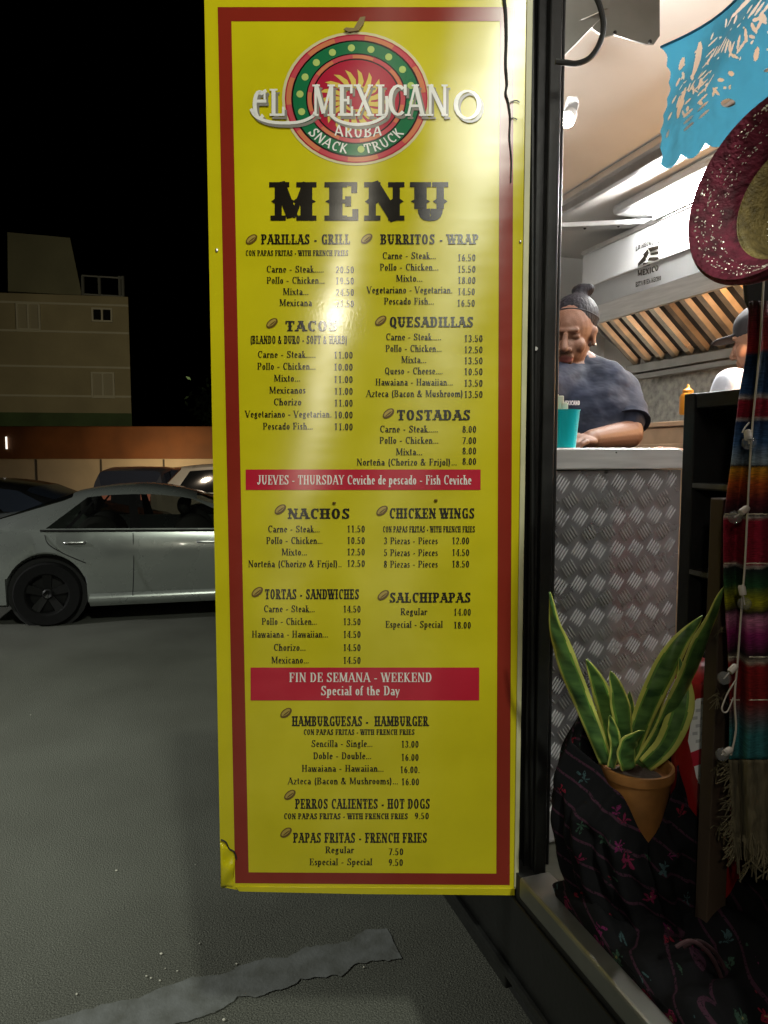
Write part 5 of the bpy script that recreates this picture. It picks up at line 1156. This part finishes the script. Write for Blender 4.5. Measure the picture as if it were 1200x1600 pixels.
# ------------------------------------------------------------------ cars
M['pillar_black'] = mat('pillar_black', (.008, .008, .008), .8, spec=.05)
def make_car(name, label, base, head, paint, pr, group=None, seats=True, lit=False):
    root = thing(name, label, 'car', base, group)
    cs, sn = math.cos(head), math.sin(head)
    def W(x, y, z): return Vector((base[0]+x*cs-y*sn, base[1]+x*sn+y*cs, base[2]+z))
    Lc, xr0, xr1, xf0, xf1, zroof, w_, wr = pr['L'], pr['rg0'], pr['rg1'], pr['ws0'], pr['ws1'], pr['roof'], pr['hw'], pr['rw']
    wheels = pr['wheels']; Rw = pr['rad']; Ra = Rw+.06
    def interp(tab, x):
        for (a, b), (c, d) in zip(tab, tab[1:]):
            if x <= c: return b+(d-b)*(x-a)/(c-a) if c > a else d
        return tab[-1][1]
    stations = []
    def low(x):
        zb = pr.get('sill', .2)
        for xc in wheels:
            if abs(x-xc) < Ra: zb = max(zb, Rw+math.sqrt(Ra*Ra-(x-xc)**2))
        return zb
    def plan(x): 
        t = abs(x-Lc/2)/(Lc/2); return 1-.16*t**4
    xs = set([0, .04, .12, Lc-.12, Lc-.04, Lc, xr0, xf1])
    for i in range(1, 14): xs.add(xr0*i/14); xs.add(xf1+(Lc-xf1)*i/14)
    for xc in wheels:
        for k in range(-10, 11): xs.add(round(xc+Ra*math.sin(k*math.pi/20), 4))
    def section(x, xr=None):
        f = plan(x); zb = low(x); belt = interp(pr['belt'], x); endk = max(0, 1-min(x, Lc-x)/.14)
        zb = max(zb, .2+.12*endk); f2 = f-.05*endk
        pts = [(x, 0, zb), (x, w_*.90*f2, zb), (x, w_*.97*f2, zb+.03), (x, w_*1.0*f2, max(zb+.035, .5)), (x, w_*1.01*f2, max(zb+.05, .74)), (x, w_*.975*f2, belt)]
        if xr is None:
            zt = max(interp(pr['top'], x), belt+.004); zt0 = belt
            for t, yy in ((.1, .93), (.5, .86), (.9, .78), (1, .70), (1, .40), (1, 0)): pts.append((x, w_*yy*f2, belt+(zt-belt)*min(1, .15+t*.85)))
        else:
            c = (xr-xr1)/(xf0-xr1); zt = zroof - .10*(2*c-1)**2*(1 if c > .5 else .7)
            for t in (.1, .5, .9, 1): pts.append((x+(xr-x)*t, (w_*.975+(wr-w_*.975)*t+.02*math.sin(t*math.pi))*f**.5, belt+(zt-.05-belt)*t))
            pts += [(xr, wr*.82, zt-.012), (xr, 0, zt)]
        return pts
    rear = sorted(x for x in xs if x <= xr0+1e-6); front = sorted(x for x in xs if x >= xf1-1e-6)
    mid = sorted(set([xr0+(xf1-xr0)*k/24 for k in range(25)]) | set(x for x in xs if xr0 < x < xf1) | set(xr0+(xf1-xr0)*c for w2 in pr['win'] for c in w2))
    secs = [('r', section(x)) for x in rear] + [('m', section(x, xr1+(xf0-xr1)*(x-xr0)/(xf1-xr0)), (x-xr0)/(xf1-xr0)) for x in mid] + [('f', section(x)) for x in front]
    bodyb = MB(); glass = {}
    full = []
    for s in secs:
        p = s[1]; full.append(p + [(x, -y, z) for x, y, z in p[-2:0:-1]])
    n = len(full[0]); nh = len(secs[0][1])
    base_i = len(bodyb.v); bodyb.v += [W(*q) for s in full for q in s]
    for i in range(len(full)-1):
        for j in range(n):
            j2 = (j+1) % n; f = [i*n+j, i*n+j2, (i+1)*n+j2, (i+1)*n+j]; key = None
            row = j if j < nh-1 else 2*(nh-1)-1-j
            if secs[i][0] == 'm' and secs[i+1][0] == 'm' and row in (6, 7):
                c = (secs[i][2]+secs[i+1][2])/2
                for wi, (c0, c1) in enumerate(pr['win']):
                    if c0 < c < c1: key = ('window', wi, j < nh-1)
            if (secs[i][0], secs[i+1][0]) == ('r', 'm') and row in (8, 9, 10): key = ('rear_window', 0, 0)
            if (secs[i][0], secs[i+1][0]) == ('m', 'f') and row in (8, 9, 10): key = ('windscreen', 0, 0)
            if key: glass.setdefault(key, []).append(f)
            else:
                bodyb.f.append(f); c = (secs[i][2]+secs[i+1][2])/2 if secs[i][0] == 'm' and secs[i+1][0] == 'm' else -1
                bodyb.m.append(1 if row in (6, 7) and pr['win'][0][0] < c < pr['win'][-1][1] else 0)
    bodyb.f.append(list(range(n))); bodyb.m.append(0); bodyb.f.append([(len(full)-1)*n+k for k in range(n)]); bodyb.m.append(0)
    allv = list(bodyb.v)
    bo_ = bodyb.build('body', [paint, M['pillar_black']], root, smooth=True, angle=35)
    for key, fs in glass.items():
        mb = MB(); used = sorted({i for f in fs for i in f}); mp = {k: i for i, k in enumerate(used)}
        mb.add([allv[k] for k in used], [[mp[i] for i in f] for f in fs]); mb.build(key[0], pr.get('glass', M['car_glass']), root, smooth=True)
    for xc in wheels:
        for sd in (1, -1):
            cc = W(xc, sd*(w_-.12), Rw); ax_ = Vector((-sn*sd, cs*sd, 0)); q = ax_.to_track_quat('Z', 'Y').to_matrix()
            wh = MB().lathe(cc, [(Rw*.62, -.09), (Rw*.95, -.10), (Rw, -.07), (Rw, .07), (Rw*.95, .10), (Rw*.66, .095), (Rw*.62, .08)], 36, q, caps=False).build('wheel', M['tyre'], root, smooth=True)
            mb = MB(); mb.lathe(cc, [(0, .05), (Rw*.12, .07), (Rw*.16, .06), (Rw*.18, .02), (Rw*.55, .01), (Rw*.63, .085), (Rw*.66, .085)], 30, q, caps=False)
            for k in range(5):
                a = 2*math.pi*k/5+.3; d = q @ Vector((math.cos(a), math.sin(a), 0)); e = q @ Vector((-math.sin(a), math.cos(a), 0)); nz = q.col[2]
                mb.prism([cc+d*Rw*.14+e*.03+nz*.05, cc+d*Rw*.62+e*.045+nz*.075, cc+d*Rw*.62-e*.045+nz*.075, cc+d*Rw*.14-e*.03+nz*.05], nz*-.03)
            mb.build('rim', M['rim'], wh, smooth=True)
            lin = MB().lathe(cc-ax_*.11, [(Ra-.005, -.12), (Ra-.005, .12)], 24, q); lin.build('wheel_well', M['black_rubber'], root)
    for sd in (1, -1):
        xe = .02; f = plan(.1)
        tlb = MB(); zc = interp(pr['belt'], 0)-.13
        tlb.prism([W(-.02, sd*w_*.78*f, zc+.09), W(-.02, sd*w_*.45*f, zc+.07), W(-.02, sd*w_*.45*f, zc-.05), W(-.02, sd*w_*.78*f, zc-.08)], W(.05, 0, 0)-W(0, 0, 0)); tlb.build('tail_light', M['tail_lit'] if lit else M['tail_red'], root, bevel=.01)
        for hx in pr['handles']:
            zc = interp(pr['belt'], hx)-.10; y = sd*(w_*.985*plan(hx)+.012)
            MB().tube(smooth_path([W(hx-.10, y-sd*.02, zc), W(hx-.085, y+sd*.012, zc+.004), W(hx+.02, y+sd*.016, zc+.004), W(hx+.09, y+sd*.012, zc), W(hx+.10, y-sd*.02, zc)], 4), .011, 8).build('door_handle', pr.get('handle_mat', paint), root, smooth=True)
    for sd in (1, -1):
        xa, xb = wheels[0]+Ra+.02, wheels[1]-Ra-.02; n_ = 16; mb = MB()
        mb.grid(lambda u, v: W(xa+(xb-xa)*u, sd*(w_*(.985+.035*math.sin(v*math.pi))*plan(xa+(xb-xa)*u)+.004), .19+.13*v), n_, 6); mb.build('side_skirt', paint, root, smooth=True)
    for sd in (1, -1):
        xa, xb = xr0+(xf1-xr0)*pr['win'][0][0], xr0+(xf1-xr0)*pr['win'][-1][1]
        MB().tube([W(xa+(xb-xa)*k/12, sd*(w_*.98*plan(xa+(xb-xa)*k/12)+.003), interp(pr['belt'], xa+(xb-xa)*k/12)+.022) for k in range(13)], .010, 6).build('belt_trim', M['black_rubber'], root)
    if pr.get('seams'):
        for sm_ in pr['seams']:
            for sd in (-1,):
                pts = smooth_path([W(x, sd*(w_*(1.012 if z < .9 else .98)*plan(x)), z) for x, z in sm_], 6); MB().tube(pts, .0045, 5).build('door_seam', M['black_rubber'], root)
    if seats:
        for sx_ in pr['seats']:
            for sd in (-.36, .36):
                mb = MB(); mb.ball(W(sx_, sd, .72), (.26, .24, .36), Matrix.Rotation(head, 3, 'Z'), 16, 12); mb.ball(W(sx_-.1, sd, 1.17), (.07, .13, .10), Matrix.Rotation(head, 3, 'Z'), 14, 10); mb.build('car_seat', M['seat'], root, smooth=True)
    return root, W
SED = dict(L=4.75, rg0=.50, rg1=1.24, ws0=2.50, ws1=3.5, roof=1.41, hw=.91, rw=.60, wheels=(1.02, 3.74), rad=.325, belt=[(0, .95), (.5, .965), (3.5, .90), (4.75, .68)], top=[(0, .97), (.12, 1.03), (.5, 1.07), (3.5, .98), (4.3, .88), (4.7, .72), (4.75, .62)], win=[(.16, .225), (.24, .445), (.485, .90)], handles=(1.30, 2.60), seats=(1.45, 2.45), handle_mat=M['alu'], seams=[[(1.02, .93), (1.06, .84), (1.2, .74), (1.40, .64)], [(1.86, .93), (1.86, .6), (1.84, .26)]])
c0 = G(78, 976, 0); hd = R(14)
bx = c0.x - 1.02*math.cos(hd) - .80*math.sin(hd); by = c0.y - 1.02*math.sin(hd) + .80*math.cos(hd)
make_car('parked_car', 'silver saloon car parked side-on at left', Vector((bx, by, 0)), hd, M['silver'], SED, 'cars parked in the lot')
SUV = dict(glass=M['glass_dark'], L=4.6, rg0=.12, rg1=.55, ws0=2.75, ws1=3.4, roof=1.56, hw=.92, rw=.70, wheels=(.88, 3.6), rad=.36, belt=[(0, .98), (3.4, .93), (4.6, .8)], top=[(0, .99), (.12, 1.02), (3.4, .99), (4.4, .9), (4.6, .75)], win=[(.09, .30), (.33, .58), (.61, .90)], handles=(1.5, 2.5), seats=(1.6, 2.6))
M['night_glass'] = mat('night_glass', (.05, .06, .09), .12)
HAT = dict(glass=M['night_glass'], L=3.9, rg0=.10, rg1=.34, ws0=2.1, ws1=2.95, roof=1.58, hw=.84, rw=.66, wheels=(.65, 3.1), rad=.31, belt=[(0, .98), (2.9, .92), (3.9, .75)], top=[(0, .99), (.1, 1.02), (2.95, .98), (3.7, .85), (3.9, .7)], win=[(.10, .30), (.33, .60), (.63, .90)], handles=(1.2, 2.0), seats=(1.3, 2.0))
p = P(236, 760, 13.6); make_car('parked_car', 'white off-road estate car parked by the far wall', Vector((p.x, 13.8, 0)), R(12), M['pale_car'], SUV, 'cars parked in the lot', seats=False)
p = P(196, 760, 14.4); make_car('parked_car', 'dark hatchback with lit tail light seen over silver car roof', Vector((p.x, 14.4, 0)), R(94), M['blue_car'], dict(HAT, hw=.76, roof=1.46), 'cars parked in the lot', seats=False, lit=True)
p = P(262, 760, 15.0); make_car('parked_car', 'grey hatchback between dark hatchback and white estate car', Vector((p.x-.2, 15.2, 0)), R(60), M['blue_car'], dict(HAT, roof=1.45), 'cars parked in the lot', seats=False)
p = P(20, 760, 9.6); make_car('parked_car', 'black car in shade behind the silver saloon boot', Vector((p.x-1.9, 9.9, 0)), R(6), M['dark_car'], dict(HAT, roof=1.40, L=4.2), 'cars parked in the lot', seats=False)

# ------------------------------------------------------------------ perimeter wall
DW = 19.0
pw = thing('perimeter_wall', 'long pale wall with brown upper band behind parked cars', 'wall', Vector((-6, DW, 0)))
zt0, zt1 = P(0, 666, DW).z, P(335, 673, DW).z; zm_ = P(160, 717, DW).z
mb = MB(); mb.box((-4, DW+.1, zm_/2), (30, .2, zm_)); mb.build('rendered_base', M['brick_white'], pw)
mb = MB()
for x in (57, 158, 256, -40): q = P(x, 730, DW); mb.box((q.x, DW-.004, zm_/2), (.05, .02, zm_-.02))
mb.build('panel_joints', M['seat'], pw)
mb = MB(); mb.box((-4, DW+.07, (zm_+zt0)/2), (30.2, .34, zt0-zm_-.003)); mb.build('brown_band', M['brown_band'], pw, bevel=.02)
tl_ = thing('wall_light', 'thin lit vertical tube on brown wall band at far left', 'wall light', P(10, 692, DW-.1)); mb = MB(); mb.box(P(10, 692, DW-.13), (.03, .03, .32)); mb.build('tube', M['wall_tube'], tl_); mb = MB(); mb.box(P(10, 692, DW-.105)+Vector((0, .012, 0)), (.05, .02, .36)); mb.build('backplate', M['rail'], tl_)

# ------------------------------------------------------------------ building
DBd = 38.0; ba = R(9)
bp0 = P(204, 600, DBd); bdx = Vector((-math.cos(ba), -math.sin(ba), 0)); bdn = Vector((math.sin(ba), -math.cos(ba), 0))
bld = thing('apartment_building', 'dim beige three-storey building with rooftop block and railings at night', 'building', Vector((bp0.x, bp0.y, 0)))
def onb(px, py):          # seen point on the facade
    d = ray(px, py); o = Vector((bp0.x, bp0.y, 0)); t = (o-CAM).dot(bdn)/d.dot(bdn); return CAM + d*t
zr_b = onb(203, 464).z; W_b = 16
def fb(a, z, off=0): return Vector((bp0.x, bp0.y, 0)) + bdx*a + bdn*off + Vector((0, 0, z))
mb = MB(); mb.prism([fb(0, 0), fb(W_b, 0), fb(W_b, zr_b), fb(0, zr_b)], Vector((-.42, .90, 0))*10); mb.build('wall', M['plaster'], bld)
mb = MB()
for yp in (478, 521, 575, 620): z = onb(203, yp).z; mb.prism([fb(.0, z-.05, .004), fb(W_b, z-.05, .004), fb(W_b, z+.05, .004), fb(0, z+.05, .004)], bdn*.06)
mb.build('string_course', M['trim'], bld)
def win(x0, y0, x1, y1, glassm, n=2):
    a, b = onb(x0, y1), onb(x1, y0); ax0 = (a-fb(0, 0)).dot(bdx); ax1 = (b-fb(0, 0)).dot(bdx); z0, z1 = a.z, b.z; t = .09
    fr_ = MB()
    for q in ([ax0, ax1, z0, z0+t], [ax0, ax1, z1-t, z1], [ax0, ax0-t, z0+t, z1-t], [ax1, ax1+t, z0+t, z1-t], [(ax0+ax1)/2-t/2, (ax0+ax1)/2+t/2, z0+t, z1-t]):
        fr_.prism([fb(q[0], q[2], .01), fb(q[1], q[2], .01), fb(q[1], q[3], .01), fb(q[0], q[3], .01)], bdn*.12)
    f = fr_.build('window', M['trim'], bld)
    mb = MB(); mb.prism([fb(ax0, z0, .006), fb(ax1, z0, .006), fb(ax1, z1, .006), fb(ax0, z1, .006)], bdn*.03); mb.build('pane', glassm, f)
win(144, 482, 176, 503, M['glass_dark']); win(144, 582, 179, 622, M['shutter']); win(27, 474, 63, 516, M['shutter'])
# rooftop block with sloping side
t0, t1 = onb(123, 459), onb(8, 450)
A_ = [fb((onb(x, y)-fb(0, 0)).dot(bdx), onb(x, y).z, -.4) for x, y in ((125, 459), (8, 452), (7, 359), (106, 368))]
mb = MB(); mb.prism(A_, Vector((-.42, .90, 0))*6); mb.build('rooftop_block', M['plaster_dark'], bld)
mb = MB()
for x in (128, 154, 186, 191):
    a = onb(x, 462); b = onb(x, 430); mb.box((a+b)/2-bdn*.2, (.12, .12, abs(b.z-a.z)))
for y in (429, 458): mb.tube([onb(126, y)-bdn*.2, onb(192, y+4)-bdn*.2], .05, 6)
mb.build('railing', M['rail'], bld)
rr = random.Random(2)
mb = MB(); zg = onb(100, 645).z; mb.prism([fb(-.02, 0, .005), fb(W_b, 0, .005), fb(W_b, zg, .005), fb(-.02, zg, .005)], bdn*.05); mb.build('green_base_band', M['green_wall'], bld)
tree = thing('small_tree', 'dim leafy tree beyond wall beside the yellow menu edge', 'tree', Vector((P(345, 640, 22).x, 22, 0)))
tc_ = P(345, 640, 22); mb = MB(); mb.tube(smooth_path([Vector((tc_.x, 22, 0)), Vector((tc_.x+.1, 22, 1.6)), Vector((tc_.x, 22, 3.0))], 4), [.16-.008*i for i in range(9)], 8); mb.build('trunk', M['wood'], tree, smooth=True)
mb = MB()
for k in range(900):
    d = Vector((rr.gauss(0, .28), rr.gauss(0, .28), rr.gauss(0, .24))); c = Vector((tc_.x, 22, tc_.z+.1))+d*1.2; e = Vector((rr.gauss(0, 1), rr.gauss(0, 1), rr.gauss(0, 1))).normalized(); f = e.orthogonal(); mb.add([c+e*.10, c+f*.04, c-e*.10, c-f*.04], [(0, 1, 2, 3)])
mb.build('crown', M['hedge'], tree)
